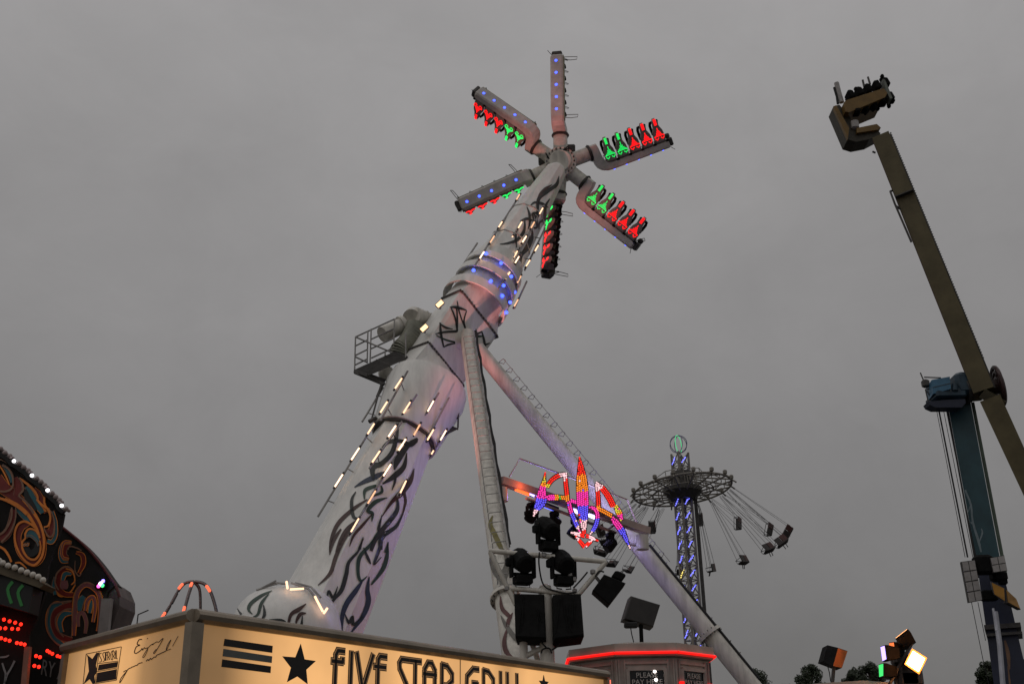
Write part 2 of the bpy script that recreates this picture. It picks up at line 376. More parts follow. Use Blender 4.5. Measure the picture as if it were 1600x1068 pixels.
art(lower, LBV, z4, s4, [
 (INK, [(668, 250, 4), (655, 340, 26), (625, 440, 30), (560, 510, 34), (505, 530, 40), (505, 600, 26), (512, 620, 6)]),
 (INK, [(560, 410, 4), (610, 370, 24), (680, 365, 26), (740, 390, 34), (790, 365, 10)]),
 (INK, [(790, 350, 20), (720, 400, 40), (660, 490, 46), (640, 550, 10)]),
 (INK, [(720, 440, 4), (700, 530, 34), (640, 590, 40), (565, 640, 10)]),
 (INKB, [(385, 662, 4), (450, 625, 28), (530, 590, 36), (580, 560, 8)]),
 (INK, [(645, 560, 8), (645, 620, 18), (625, 680, 4)]),
 (INKG, [(450, 740, 8), (456, 680, 24), (525, 652, 20)]), (INKG, [(555, 650, 10), (560, 690, 20), (510, 715, 14)]),
 (INK, [(395, 690, 4), (368, 750, 22), (380, 850, 24), (420, 860, 6)]),
 (INKG, [(595, 728, 4), (520, 755, 30), (470, 810, 24), (500, 830, 22), (495, 880, 6)]),
 (INKR, [(470, 740, 8), (380, 800, 24), (285, 890, 28), (240, 990, 24), (228, 1080, 12)]),
 (INKR, [(420, 860, 8), (345, 925, 28), (300, 1000, 30), (275, 1080, 28)]),
 (INKR, [(500, 830, 6), (440, 900, 20), (380, 970, 18), (352, 1040, 4)]),
 (INKR, [(765, 540, 4), (740, 620, 34), (680, 700, 40), (620, 760, 24), (560, 850, 4)]),
 (INKR, [(700, 690, 20), (710, 760, 16), (680, 870, 4)]),
 (INK, [(660, 730, 10), (655, 810, 28), (590, 900, 34), (520, 990, 36), (490, 1070, 22)]),
 (INK, [(690, 830, 4), (650, 910, 24), (560, 980, 34), (550, 1060, 26)]),
 (INK, [(560, 840, 4), (540, 920, 22), (540, 950, 8)]), (INK, [(440, 980, 4), (415, 1060, 24)]), (INKG, [(600, 1010, 4), (585, 1080, 30)])])
art(lower, LBV, (360, 760), 3.467, [
 (INKR, [(675, 200, 16), (612, 290, 24), (572, 380, 24), (540, 470, 20), (475, 535, 4)]),
 (INKR, [(600, 230, 10), (555, 300, 24), (538, 370, 4)]),
 (INK, [(720, 280, 4), (690, 350, 14), (640, 410, 20), (625, 480, 26), (600, 560, 26), (560, 610, 18), (530, 660, 16), (545, 760, 4)]),
 (INK, [(580, 540, 4), (555, 600, 16), (530, 565, 14), (520, 640, 4)]), (INK, [(520, 590, 4), (500, 650, 12), (500, 700, 4)]),
 (INKG, [(800, 240, 6), (760, 310, 18), (700, 380, 24), (690, 460, 20), (705, 510, 16), (740, 485, 4)]),
 (INK, [(720, 330, 6), (745, 390, 18), (760, 420, 4)]), (INK, [(815, 380, 4), (775, 420, 10), (800, 350, 18), (815, 290, 6)]),
 (INKG, [(850, 300, 4), (845, 380, 22), (820, 450, 24), (760, 530, 10)]),
 (INKB, [(750, 485, 4), (740, 560, 24), (745, 620, 30), (715, 700, 26), (650, 790, 8)]),
 (INKB, [(720, 500, 6), (680, 560, 28), (630, 630, 32), (605, 700, 26), (600, 790, 14)]),
 (INK, [(620, 690, 4), (640, 735, 18), (660, 700, 12), (665, 745, 18), (715, 700, 10)])])
# counterweight at the boom foot
K0 = at(360, 990, 30.6); K1 = at(515, 985, 29.9)
kc = at(447, 1000, 30.2); kr = rpx(kc, 170)
cw = MB(); kax = (CR*1.0+CF*.35).normalized()
cw.rings([(kc+kax*kr*math.sin(i*math.pi/32), kr*max(.05, (1-abs(math.sin(i*math.pi/32))**2.6)**(1/2.6))) for i in range(-16, 17)], 48, V((0, 0, 1)), 0, kax)
cwo = cw.build('counterweight', WHITE, ride, smooth=True); KBV = cw.bvh()
art(cwo, KBV, (360, 760), 3.467, [
 (INKG, [(225, 565, 4), (170, 590, 16), (115, 630, 20), (100, 665, 16), (120, 690, 4)]), (INKG, [(210, 580, 4), (170, 630, 18), (150, 690, 14), (125, 705, 4)]),
 (INK, [(180, 640, 4), (185, 690, 18), (170, 720, 6)]), (INK, [(40, 660, 4), (60, 690, 14)]),
 (INKR, [(410, 635, 4), (370, 665, 24), (330, 690, 20), (315, 735, 16)]), (INKR, [(410, 685, 4), (380, 690, 22), (360, 720, 16), (355, 745, 8)]), (INK, [(390, 700, 4), (385, 745, 16)]), (INK, [(210, 720, 4), (270, 725, 22), (300, 730, 4)])])
z6 = (360, 760); s6 = 3.467
def P6(a, b, off): h = hit(KBV, z6[0]+a/s6, z6[1]+b/s6, off); return h or at(z6[0]+a/s6, z6[1]+b/s6, kc.y-kr*.4)
rr = MB()
for a, b in (((140, 558), (262, 540)), ((262, 540), (300, 546)), ((330, 540), (420, 570)), ((350, 520), (430, 560)), ((430, 560), (480, 615)), ((420, 572), (470, 640))):
    rr.tube([P6(*a, .1), P6(*b, .1)], .03, 5)
rro = rr.build('light_rail', STEEL, cwo)
for a, b in (((304, 546), (308, 578)), ((322, 584), (392, 580)), ((446, 616), (484, 690)), ((490, 700), (506, 676)), ((160, 554), (250, 541))):
    MB().tube([P6(*a, .16), P6(*b, .16)], .03, 8).build('tube_lamp', TUBE if a[0] != 160 else STEEL, cwo, smooth=True)
# cross emblem on the housing
art(house, HBV, z2, s2, [
 (INK, [(165, 535, 4), (175, 600, 10), (200, 680, 10), (240, 775, 14)]),
 (INK, [(112, 582, 4), (165, 585, 22), (235, 606, 4)]), (INK, [(118, 585, 8), (150, 670, 14), (165, 760, 14)]), (INK, [(160, 590, 10), (165, 680, 14), (162, 770, 14)]), (INK, [(235, 610, 8), (215, 690, 12), (240, 780, 14)]),
 (INK, [(0, 785, 4), (70, 770, 16), (160, 765, 20)]), (INK, [(38, 700, 10), (40, 770, 18), (62, 885, 10)]), (INK, [(38, 710, 8), (75, 735, 16), (130, 748, 4)]), (INKG, [(5, 795, 4), (80, 830, 14), (160, 850, 14)]), (INK, [(62, 885, 8), (100, 865, 14), (160, 855, 6)]),
 (INKG, [(245, 770, 14), (310, 800, 22), (365, 800, 4)]), (INK, [(250, 790, 8), (310, 785, 14), (355, 765, 8)]), (INK, [(352, 768, 8), (370, 840, 18), (385, 930, 8)]), (INK, [(310, 870, 6), (370, 868, 16), (412, 852, 4)]), (INK, [(330, 890, 4), (370, 910, 12), (388, 930, 6)])], 'cross_emblem', 1.0)
# flood lamps on the housing
for (x, y, q) in ((545, 255, 0), (645, 100, 0)):
    px, py = P3(x, y); c = at(px, py, 33.7)
    ax = (CR*.75+CU*.5+V((0, 0, .2))).normalized(); nn = (toward-ax*toward.dot(ax)+CU*.1).normalized(); nn = (nn-ax*nn.dot(ax)).normalized(); oo = nn.cross(ax)
    bd = MB().bbox(c-nn*.12, (.3, .2, .2), (ax, oo, nn)).build('flood_lamp', STEEL, house)
    MB().box(c-nn*.01, (.25, .14, .012), (ax, oo, nn)).build('lamp_glass', FLOOD, house)
    MB().tube([c-nn*.2, c-nn*.55-CU*.1], .04, 6).build('bracket', STEEL, house)
# drive motors and gearbox on the back of the housing
def PP(x, y, Y): px, py = 540+x/7.12, 470+y/7.12; return at(px, py, Y)
mo = MB().cyl(PP(410, 375, 34.6), PP(625, 275, 35), .28, .28, 20).cyl(PP(610, 285, 35), PP(650, 270, 35.05), .36, .36, 20).cyl(PP(650, 265, 35.1), PP(740, 225, 35.2), .2, .2, 16)
mo.build('drive_motor', CREAM, ride, smooth=True)
g = MB().cyl(PP(730, 185, 34.9), PP(760, 155, 35.6), .3, .3, 18).cyl(PP(780, 165, 34.9), PP(900, 200, 35.2), .3, .26, 18).cyl(PP(870, 230, 35), PP(955, 135, 35), .03, .03, 8).cyl(PP(850, 150, 35), PP(920, 120, 35), .05, .05, 8)
g.build('gearbox', CREAM, ride, smooth=True)
cv = MB()
pth = smooth_path([(770, 270, 34.9), (740, 380, 34.8), (680, 470, 34.7), (610, 540, 34.6), (590, 590, 34.6)], 4)
for a, b in zip(pth, pth[1:]): cv.cyl(PP(*a), PP(*b), .34, .34, 14)
cv.build('drive_housing', mat('olive_grey_paint', (.22, .22, .17), .5, 0, .3, 3), ride, smooth=True)
MB().ball(PP(450, 800, 34.8), .27, 14, 10).build('rear_motor', CREAM, ride, smooth=True)
# maintenance platform
plat = thing('x', BASE, '', '') if False else None
qa, qb, qc, qd = PP(100, 775, 34.2), PP(540, 575, 34.4), PP(680, 630, 33.7), PP(245, 825, 33.5)
dk = MB()
for k in range(9):
    t = k/8
    dk.beam(lerp(qa, qd, t), lerp(qb, qc, t), .06, .05, V((0, 0, 1)))
dk.beam(qa, qd, .06, .1, V((0, 0, 1))); dk.beam(qb, qc, .06, .1, V((0, 0, 1))); dk.beam(lerp(qa, qb, .55), lerp(qd, qc, .55), .06, .1, V((0, 0, 1)))
deck = dk.build('maintenance_platform', DSTEEL, ride)
rl = MB(); tb = lambda *p: rl.tube([PP(*q) for q in p], .028, 6)
tb((100, 770, 34.2), (110, 400, 34.2)); tb((110, 400, 34.2), (545, 200, 34.4)); tb((545, 200, 34.4), (533, 575, 34.4)); tb((240, 690, 34.25), (248, 335, 34.25)); tb((272, 680, 34.27), (285, 310, 34.27))
for a, b in ((500, 390), (605, 480), (710, 590)): tb((108, a, 34.2), (240, a-65, 34.25)); tb((285, a-75, 34.27), (535, a-190, 34.4))
tb((110, 400, 34.2), (520, 575, 34.0)); tb((105, 620, 34.2), (235, 680, 34.2)); tb((670, 630, 33.7), (668, 360, 33.7)); tb((440, 570, 34.35), (440, 610, 34.3))
rl.build('railing', STEEL, deck)
MB().beam(PP(100, 790, 34), PP(430, 925, 33.8), .1, .1).beam(PP(250, 820, 34), PP(440, 890, 34.2), .1, .1).tube([PP(410, 925, 33.9), PP(350, 1068, 33.9)], .05, 6).build('bracket', DSTEEL, deck)
q = MB(); tq = lambda *p: q.tube([P3q for P3q in [at(z3[0]+a/s3, z3[1]+b/s3, 34) for a, b in p]], .03, 6)
tq((768, 710), (762, 895)); tq((735, 725), (768, 710)); tq((735, 778), (766, 770)); tq((735, 838), (764, 830)); tq((700, 880), (764, 905))
q.add([at(z3[0]+a/s3, z3[1]+b/s3, yy) for a, b, yy in ((700, 880, 34), (764, 903, 34), (700, 935, 33.6), (640, 975, 33.6))], [(0, 1, 2, 3)])
q.build('side_platform', DSTEEL, drum)
q = MB(); q.tube([P4(0, 0) and at(*P4(555, 5), 33.6), at(*P4(490, 245), 33)], .03, 6).tube([at(*P4(480, 240), 32.9), at(*P4(525, 215), 33)], .07, 6)
q.build('rear_bracket', DSTEEL, drum)
# legs
LA = hit(HBV, 724, 525, .2); LB = at(800, 1000, 25.5); LF = LA+(LB-LA)*((LA.z-.25)/(LA.z-LB.z))
RA = hit(HBV, 741, 545, .18); RB = at(1105, 985, 33.6); RF = RA+(RB-RA)*((RA.z-.25)/(RA.z-RB.z))
lr = .25
l1 = MB().cyl(LA, LF, lr, lr*1.12, 20); leg1 = l1.build('leg', CREAM, ride, smooth=True); L1V = l1.bvh()
l2 = MB().cyl(RA, RF, lr*.98, lr*1.08, 20); leg2 = l2.build('leg', CREAM, ride, smooth=True); L2V = l2.bvh()
MB().ball(LA, .26, 14, 10).cyl(LA, LA+(C-LA)*.75, .22, .4, 18).build('apex_joint', CREAM, ride, smooth=True)
for A, Bf, y, lg in ((LA, LF, 935, leg1), (RA, RF, 990, leg2)):
    p = on_line(A, Bf, y); d = (Bf-A).normalized()
    fl = MB().cyl(p-d*.05, p+d*.05, .38, .38, 20)
    fo = fl.build('flange', CREAM, lg, smooth=True)
    x, yy, _ = frame(d); bo = MB()
    for k in range(14):
        o = (x*math.cos(k*math.tau/14)+yy*math.sin(k*math.tau/14))*.33; bo.cyl(p+o-d*.09, p+o+d*.09, .02, .02, 6)
    bo.build('flange_bolts', DSTEEL, lg, kind='stuff')
for p in (LF, RF): MB().bbox(V((p.x, p.y, .13)), (1.1, 1.1, .24)).build('footing', STEEL, ride)
# ladder on the left leg, rung by rung; step irons on the right leg
d = (LB-LA).normalized(); side = d.cross(toward).normalized()
if side.dot(CR) < 0: side = -side
outw = side.cross(d).normalized()
if outw.dot(toward) < 0: outw = -outw
ld = MB(); n = 44
for k in range(n):
    p = LA+d*(.7+k*.40)+outw*(lr*1.0+.03)+side*.02
    if p.z < 6.2: break
    MB().tube([p-side*.17-outw*.08+d*.22, p-side*.17+outw*.06+d*.04, p-side*.13+outw*.06, p+side*.17+outw*.06], .013, 5).build('ladder_rung', STEEL, leg1)
endp = p
MB().tube([LA+d*.6+outw*(lr*.95)+side*.21, endp+side*.21], .03, 6).build('ladder_rail', STEEL, leg1)
cb = [LA+outw*lr*.6+side*(.27+.02*math.sin(k*1.9))+d*(k*.5) for k in range(24)]
MB().tube(cb, .028, 6).tube([c+side*.04-d*.1 for c in cb], .02, 6).build('cable', RUBBER, leg1)
d2 = (RF-RA).normalized(); s2d = d2.cross(toward).normalized()
if s2d.dot(CU) < 0: s2d = -s2d
wr = MB(); wp = []
for k in range(30):
    p = RA+d2*(.9+k*.42)+s2d*lr
    wp.append(p+s2d*.2)
    if k < 21:
        MB().tube([p-s2d*.02, p+s2d*.2, p+s2d*.22+d2*.1, p+s2d*.1+d2*.16, p], .013, 5).build('step_iron', STEEL, leg2)
    else: MB().tube([p-s2d*.02, p+s2d*.12-d2*.05], .016, 5).build('step_iron', STEEL, leg2)
MB().tube(wp[:22], .01, 5).build('safety_wire', STEEL, leg2)
# cable sagging along the lower right leg
cp = [on_line(RA, RF, y)+s2d*(lr*1.02+.03) for y in (860, 880, 900, 920, 940, 960, 985, 1010, 1040, 1070)]
MB().tube(cp, .05, 6).build('cable', RUBBER, leg2)
# painted ribbon on the lower part of the left leg
LG = mat('grey_green_leg_paint', (.16, .15, .13), .5, 0, .3, 3); MAR = mat('maroon_leg_paint', (.10, .025, .022), .5, 0, .3, 3); OCH = mat('ochre_leg_paint', (.21, .18, .045), .5, 0, .3, 3)
zz = (740, 680); ss = 4.853
art(leg1, L1V, zz, ss, [(OCH, [(145, 610, 4), (130, 680, 36), (165, 760, 40), (205, 850, 34), (225, 880, 10)]), (LG, [(205, 850, 20), (245, 910, 34), (250, 990, 44), (215, 1060, 40)]), (LG, [(135, 900, 10), (140, 960, 34), (170, 1040, 44), (200, 1080, 30)])], 'painted_ribbon')
art(leg1, L1V, (770, 830), 5.34, [(LG, [(130, 190, 26), (125, 300, 40), (90, 400, 44), (60, 440, 10)]), (LG, [(10, 200, 30), (20, 330, 44), (90, 430, 40), (120, 480, 20)]),
  (MAR, [(65, 540, 6), (80, 640, 34), (130, 700, 34), (160, 720, 8)]), (MAR, [(165, 680, 6), (135, 740, 36), (120, 800, 20)]), (LG, [(70, 700, 6), (110, 780, 36), (170, 870, 40), (230, 940, 20)]), (MAR, [(120, 810, 10), (100, 920, 36), (120, 1010, 40), (170, 1050, 10)])], 'painted_ribbon')
# ------------------------------------------------------------------ star with six gondolas
H = at(876, 257, 38.5)
n_ = (CAM-H).normalized(); n_ = V((n_.x, n_.y, n_.z*.25)).normalized(); e_r = (CR-n_*CR.dot(n_)).normalized(); e_u = n_.cross(e_r).normalized()
hub = MB().cyl(H+n_*.35, H-n_*.45, .62, .62, 24).cyl(H+n_*.45, H+n_*.33, .42, .5, 24).cyl(H-n_*.45, H-n_*.7, .4, .3, 20)
hubo = hub.build('star_hub', CREAM, ride, smooth=True)
MB().bbox(H+e_r*.35+e_u*.75-n_*.5, (.5, .5, .5), (e_r, e_u, n_), .05).bbox(H-e_r*.75+e_u*.3-n_*.2, (.3, .4, .4), (e_r, e_u, n_), .05).build('slip_ring_box', DSTEEL, hubo)
bo = MB()
for k in range(20):
    a = k*math.tau/20; o = (e_r*math.cos(a)+e_u*math.sin(a))*.55; bo.cyl(H+o+n_*.33, H+o+n_*.4, .035, .035, 6)
bo.build('hub_bolts', DSTEEL, hubo, kind='stuff')
cbm = MB()
for k in range(9):
    a = random.uniform(0, 6.28); p = [H+(e_r*math.cos(a+j*.3)+e_u*math.sin(a+j*.3))*(.5+.2*math.sin(j*1.3+k))+n_*(.42-.03*j) for j in range(5)]
    cbm.tube(p, .03, 5)
cbm.build('hub_hoses', RUBBER, hubo)
GOND = mat('gondola_paint', (.62, .58, .54), .45, 0, .3, 2.2); SEATM = mat('grey_seat_shell', (.30, .255, .23), .6, 0, .35, 5)
OLIVE = mat('olive_gondola_side', (.25, .24, .13), .5, 0, .3, 3)
def mesh_of(mb, name, m, smooth=False):
    o = mb.build(name, m, None, smooth); me = o.data; bpy.data.objects.remove(o); return me
X, S_, B_ = V((1, 0, 0)), V((0, 1, 0)), V((0, 0, 1))
# gondola body: tube stub, rounded elbow, long beam
body = MB()
ol = [(1.3, .29), (1.58, .29), (1.62, .1), (1.66, -.35), (1.78, -.58), (2.0, -.63), (4.38, -.63), (4.42, -.68), (4.42, -.86), (4.36, -.92)]
ol += [(1.95, -.92), (1.72, -.9), (1.53, -.82), (1.39, -.68), (1.32, -.5), (1.3, -.29)]
def gl(z, g): 
    cx, cy = 2.2, -.55
    return [V((x+(-g if x > 3 else g*.4 if x < 1.5 else 0), y+(g if y < -.8 else -g if y > .2 else 0), z)) for x, y in ol]
body.loft([gl(-.26, .05), gl(-.2, 0), gl(.2, 0), gl(.26, .05)])
M_body = mesh_of(body, 'gondola_body', GOND)
M_fl = mesh_of(MB().cyl(X*1.2, X*1.32, .33, .33, 20).cyl(X*1.25, X*1.27, .36, .36, 20), 'flange', DSTEEL, True)
M_side = mesh_of(MB().box(V((3.0, -.72, -.275)), (2.75, .3, .02)).box(V((3., -.60, -.16)), (2.78, .03, .26)), 'side_panel', OLIVE)
# seat: shaped shell, bucket, shoulder pads
shell = MB(); o2 = [(-.21, -.62), (-.235, -.35), (-.21, -.12), (-.13, .06), (-.1, .3), (-.05, .42), (.05, .42), (.1, .3), (.13, .06), (.21, -.12), (.235, -.35), (.21, -.62)]
def sl(z, k): return [V((x*k, -.1+(y+.1)*k, z)) for x, y in o2]
shell.loft([sl(.16, 1.0), sl(.24, .98), sl(.29, .86)])
shell.bbox(V((0, -.52, -.02)), (.4, .12, .42), None, .04)
M_seat = mesh_of(shell, 'seat', SEATM)
pad = MB().tube([V((s*.12, .28, .14)) for s in (1,)]+[V((.14, .27, .02)), V((.15, .16, -.12)), V((.14, -.1, -.16))], .06, 8)
pad.tube([V((-.12, .28, .14)), V((-.14, .27, .02)), V((-.15, .16, -.12)), V((-.14, -.1, -.16))], .06, 8).bbox(V((0, -.15, -.17)), (.36, .18, .1), None, .04).bbox(V((0.0, -.4, -.26)), (.1, .3, .1))
M_pad = mesh_of(pad, 'shoulder_restraint', BLACK, True)
def ledmesh(step, sz):
    g = MB()
    def dot(x, y): g.box(V((x, y, .297)), (sz, sz, .014))
    y = -.32
    while y < .02:
        hw = .15*max(0, (-.14-y)/.18)**1.7+.035+(.015 if y < -.1 else 0)
        x = 0
        while x <= hw+1e-6:
            dot(x, y)
            if x > 0: dot(-x, y)
            x += step
        y += step
    for x in (-.19, .19): dot(x*1.02, -.34); dot(x*.88, -.32)
    y = .13
    while y < .36: dot(0, y); dot(.035, y); dot(-.035, y); y += step
    for s in (-1, 1):
        for a, b in ((0, -.46), (.035, -.43), (-.035, -.43), (.06, -.405), (-.06, -.405)): dot(s*.12+a, b)
    return g
M_ledr = mesh_of(ledmesh(.038, .034), 'seat_led', REDL); M_ledg = mesh_of(ledmesh(.045, .028), 'seat_led', GREENL)
M_bl = mesh_of(MB().ball(V((0, 0, 0)), .058, 10, 8), 'blue_lamp', BLUEL, True)
hp = MB()
for x0 in (4.3, 1.75):
    hp.tube([V((x0, -.6, -.25)), V((x0+.05, -.42, -.5)), V((x0+.12, -.3, -.75)), V((x0+.2, -.36, -.78)), V((x0+.15, -.5, -.52)), V((x0+.1, -.62, -.25))], .014, 5)
for k in range(5): x0 = 1.98+.53*k; hp.tube([V((x0+.2, -.58, -.25)), V((x0+.22, -.45, -.4)), V((x0+.26, -.42, -.42)), V((x0+.28, -.58, -.25))], .012, 5)
hp.tube([V((4.4, -.88, .2)), V((4.52, -1.05, .34))], .012, 5)
M_hoop = mesh_of(hp, 'wire_hoop', DSTEEL)
M_foot = mesh_of(MB().bbox(V((4.5, -.7, 0)), (.16, .34, .42), None, .04).bbox(V((4.48, -.45, -.12)), (.2, .2, .2), None, .05), 'end_fairing', DSTEEL)
M_stub = mesh_of(MB().cyl(X*.45, X*1.22, .29, .29, 18), 'star_arm', CREAM, True)
M_tread = mesh_of(MB().box(V((0, -.6, .16)), (.1, .08, .24)), 'seat_mount', BLACK)
def inst(me, parent, Mw):
    o = bpy.data.objects.new(me.name.split('.')[0], me); col.objects.link(o); o.parent = parent; o.matrix_basis = Mw; return o
for ang, phi in ((90, -97), (19, 24), (-38, 20), (-95.5, 72), (202, -100), (145, -68)):
    ang = math.degrees(math.atan2(math.sin(R_(ang))/.9, math.cos(R_(ang))))
    a = e_r*math.cos(R_(ang))+e_u*math.sin(R_(ang)); e1 = n_.cross(a).normalized()
    s = e1*math.cos(R_(phi))+n_*math.sin(R_(phi)); b = a.cross(s).normalized()
    Mx = Matrix(((a.x, s.x, b.x, H.x), (a.y, s.y, b.y, H.y), (a.z, s.z, b.z, H.z), (0, 0, 0, 1)))
    Mo = Matrix.Translation(-ride.location) @ Mx
    arm = inst(M_stub, ride, Mo)
    g = inst(M_body, ride, Mo); g.name = 'gondola'
    I = Matrix.Identity(4)
    inst(M_fl, g, I); inst(M_side, g, I); inst(M_hoop, g, I)['kind'] = 'stuff'; inst(M_foot, g, I)
    for k in range(5):
        Tm = Matrix.Translation((1.98+.53*k, 0, 0))
        inst(M_seat, g, Tm); inst(M_pad, g, Tm); inst(M_tread, g, Matrix.Translation((1.98+.53*k+.26, 0, 0))); inst(M_ledg if k < 2 else M_ledr, g, Tm)['kind'] = 'stuff'
        inst(M_bl, g, Matrix.Translation((2.0+.53*k, -.895, .02)))
    inst(M_bl, g, Matrix.Translation((4.40, -.78, .12))); inst(M_bl, g, Matrix.Translation((4.40, -.78, -.12)))

# ------------------------------------------------------------------ cross beam, light bars, spotlights below it
PK = mat('pinkish_beam_paint', (.55, .42, .38), .5, 0, .25, 2)
b0, b1 = at(781, 750, 29.5), at(1011, 829, 33.2)
bm = MB().beam(b0, b1, .2, .3, V((0, 1, 0))); beam = bm.build('cross_beam', PK, ride)
for px, py0, py1, Yk, tx, ty, lg in ((782, 762, 783, 29.6, 771, 776, leg1), (1003, 836, 858, 33, 985, 846, leg2)):
    a_, b_ = at(px, py0, Yk), at(px+1, py1, Yk)
    cp = MB().cyl(a_, b_, .19, .19, 20).build('beam_mount', CREAM, beam, smooth=True)
    MB().cyl(lerp(a_, b_, .6), at(tx, ty, Yk+.15), .11, .11, 14).build('mount_pipe', CREAM, beam, smooth=True)
MB().tube([at(796, 744, 29.6), at(812, 716, 30), at(896, 747, 31.3), at(980, 780, 33), at(997, 822, 33)], .025, 6).build('guard_rail', PK, beam)
MB().tube([at(766, 744, 29.7), at(769, 739, 29.5), at(773, 741, 29.4), at(777, 748, 29.5), at(783, 752, 29.5)], .03, 6).bbox(at(768, 746, 29.6), (.14, .14, .18)).build('cable', RUBBER, beam)
def gl_(n, c, s): return glow(n, c, s)
lbars = [((806, 764), (826, 772), (1, .13, .03), 2, 'red', 'nearest the ladder leg'), ((826, 769), (850, 780), (.35, .3, 1), 4, 'violet', 'beside the red bar at the ladder leg'), ((846, 788), (872, 798), (.08, .12, 1), 3, 'deep blue', 'below the left wing of the bulb sign'),
  ((872, 782), (888, 790), (.02, .25, .08), .5, 'green', 'behind the left arch of the bulb sign'), ((893, 794), (903, 800), (.5, .4, 1), 5, 'pale violet', 'left of the bulb sign spindle'), ((915, 802), (932, 809), (.55, .5, 1), 6, 'bright violet', 'right of the bulb sign spindle')]
for i, (a, b, c, s, cn, wh) in enumerate(lbars):
    Ya = 29.5+(a[0]-781)/230*3.7-.1; Yb = 29.5+(b[0]-781)/230*3.7-.1
    P, Q = at(*a, Ya), at(*b, Yb)
    t = thing('light_bar', lerp(P, Q, .5), f'{cn} glowing light bar on the beam {wh}', 'light bar', 'light bars under the cross beam')
    MB().beam(P+V((0, 0, .06)), Q+V((0, 0, .06)), .1, .08, V((0, 1, 0))).build('casing', DSTEEL, t)
    MB().tube([P, Q], .05, 8).build('tube_lamp', gl_('bar_lamp_%d' % i, c, s), t, smooth=True)
    ld = bpy.data.lights.new('bar_light', 'POINT'); ld.color = c; ld.energy = (4 if c[0] > .9 else 10)*s; ld.shadow_soft_size = .3
    lo = bpy.data.objects.new('bar_light', ld); col.objects.link(lo); lo.location = lerp(P, Q, .5)+(V((0, -.25, .1)) if c[0] > .9 else V((0, .7, .55))); lo.parent = t; lo.matrix_parent_inverse = Matrix.Translation(-t.location)
# ------------------------------------------------------------------ bulb sign
bdir = (b1-b0).normalized(); hor = V((bdir.x, bdir.y, 0)).normalized(); sn = V((hor.y, -hor.x, -.12)).normalized()
SP = at(905, 790, 30.7)
sign = thing('bulb_sign', onplane(912, 856, SP, sn), 'spiky winged sign of red, orange, magenta and blue bulbs on the cross beam', 'sign')
SIGNM = mat('sign_back_paint', (.10, .085, .08), .5, 0, .3, 3)
BC = {'r': (1, .02, .01), 'o': (1, .27, .015), 'm': (1, .04, .42), 'b': (.13, .10, 1), 'w': (1, .62, .66), 'g': (.03, .55, .05), 'y': (.75, .6, .04)}
BMAT = {k: glow('bulb_'+k, c, 1.15) for k, c in BC.items()}
zo = (820, 700); zs = 6.283
def sp(x, y, off=0.): return onplane(zo[0]+x/zs, zo[1]+y/zs, SP+sn*off, sn)
bands = [  # centre line with widths, colour runs along it
 ('spike', [(200, 235, 6), (188, 330, 42), (168, 430, 78), (160, 520, 105), (120, 590, 60), (85, 665, 10)], 'royomnmmbbbbww'.replace('n', 'm')),
 ('arm', [(215, 485, 50), (300, 480, 55), (390, 485, 42)], 'mmmogo'),
 ('arch', [(215, 385, 40), (262, 315, 44), (330, 268, 48), (400, 255, 44)], 'yrrrrww'),
 ('post', [(395, 240, 44), (402, 330, 44), (412, 430, 46), (420, 515, 44)], 'wwrrrrroo'),
 ('inner_curve', [(430, 520, 40), (455, 620, 50), (500, 730, 48), (550, 835, 16)], 'mmmbbbbww'),
 ('link', [(450, 510, 32), (510, 530, 34)], 'mm'),
 ('spindle', [(537, 85, 10), (550, 200, 66), (560, 330, 108), (565, 440, 116), (570, 560, 112), (575, 680, 88), (580, 790, 50), (585, 845, 30)], 'rrrrrooooommmmbbbbwwwr'),
 ('inner_curve', [(632, 578, 30), (690, 595, 40), (715, 660, 46), (695, 760, 46), (640, 845, 20)], 'mmmmbbbbw'),
 ('post', [(708, 340, 44), (716, 430, 42), (722, 520, 46), (722, 590, 44)], 'wwrrrro'),
 ('arch', [(695, 340, 40), (760, 390, 56), (820, 470, 58), (870, 570, 56)], 'wwrrrrrr'),
 ('arm', [(715, 590, 44), (780, 620, 46), (860, 665, 44)], 'oooooo'),
 ('spike', [(890, 560, 36), (925, 630, 60), (955, 710, 30)], 'yyyommm'),
 ('spike', [(855, 680, 40), (910, 745, 66), (960, 820, 60), (1000, 900, 34), (1036, 988, 6)], 'mmmmbbbbbbw'),
 ('foot', [(452, 825, 30), (530, 845, 36), (590, 860, 44)], 'wwr'), ('foot', [(600, 855, 40), (650, 875, 36), (722, 908, 26)], 'rwwr'),
 ('foot', [(500, 860, 28), (545, 915, 36), (585, 965, 44)], 'wrr'), ('foot', [(590, 965, 40), (640, 920, 34), (668, 890, 24)], 'rrw')]
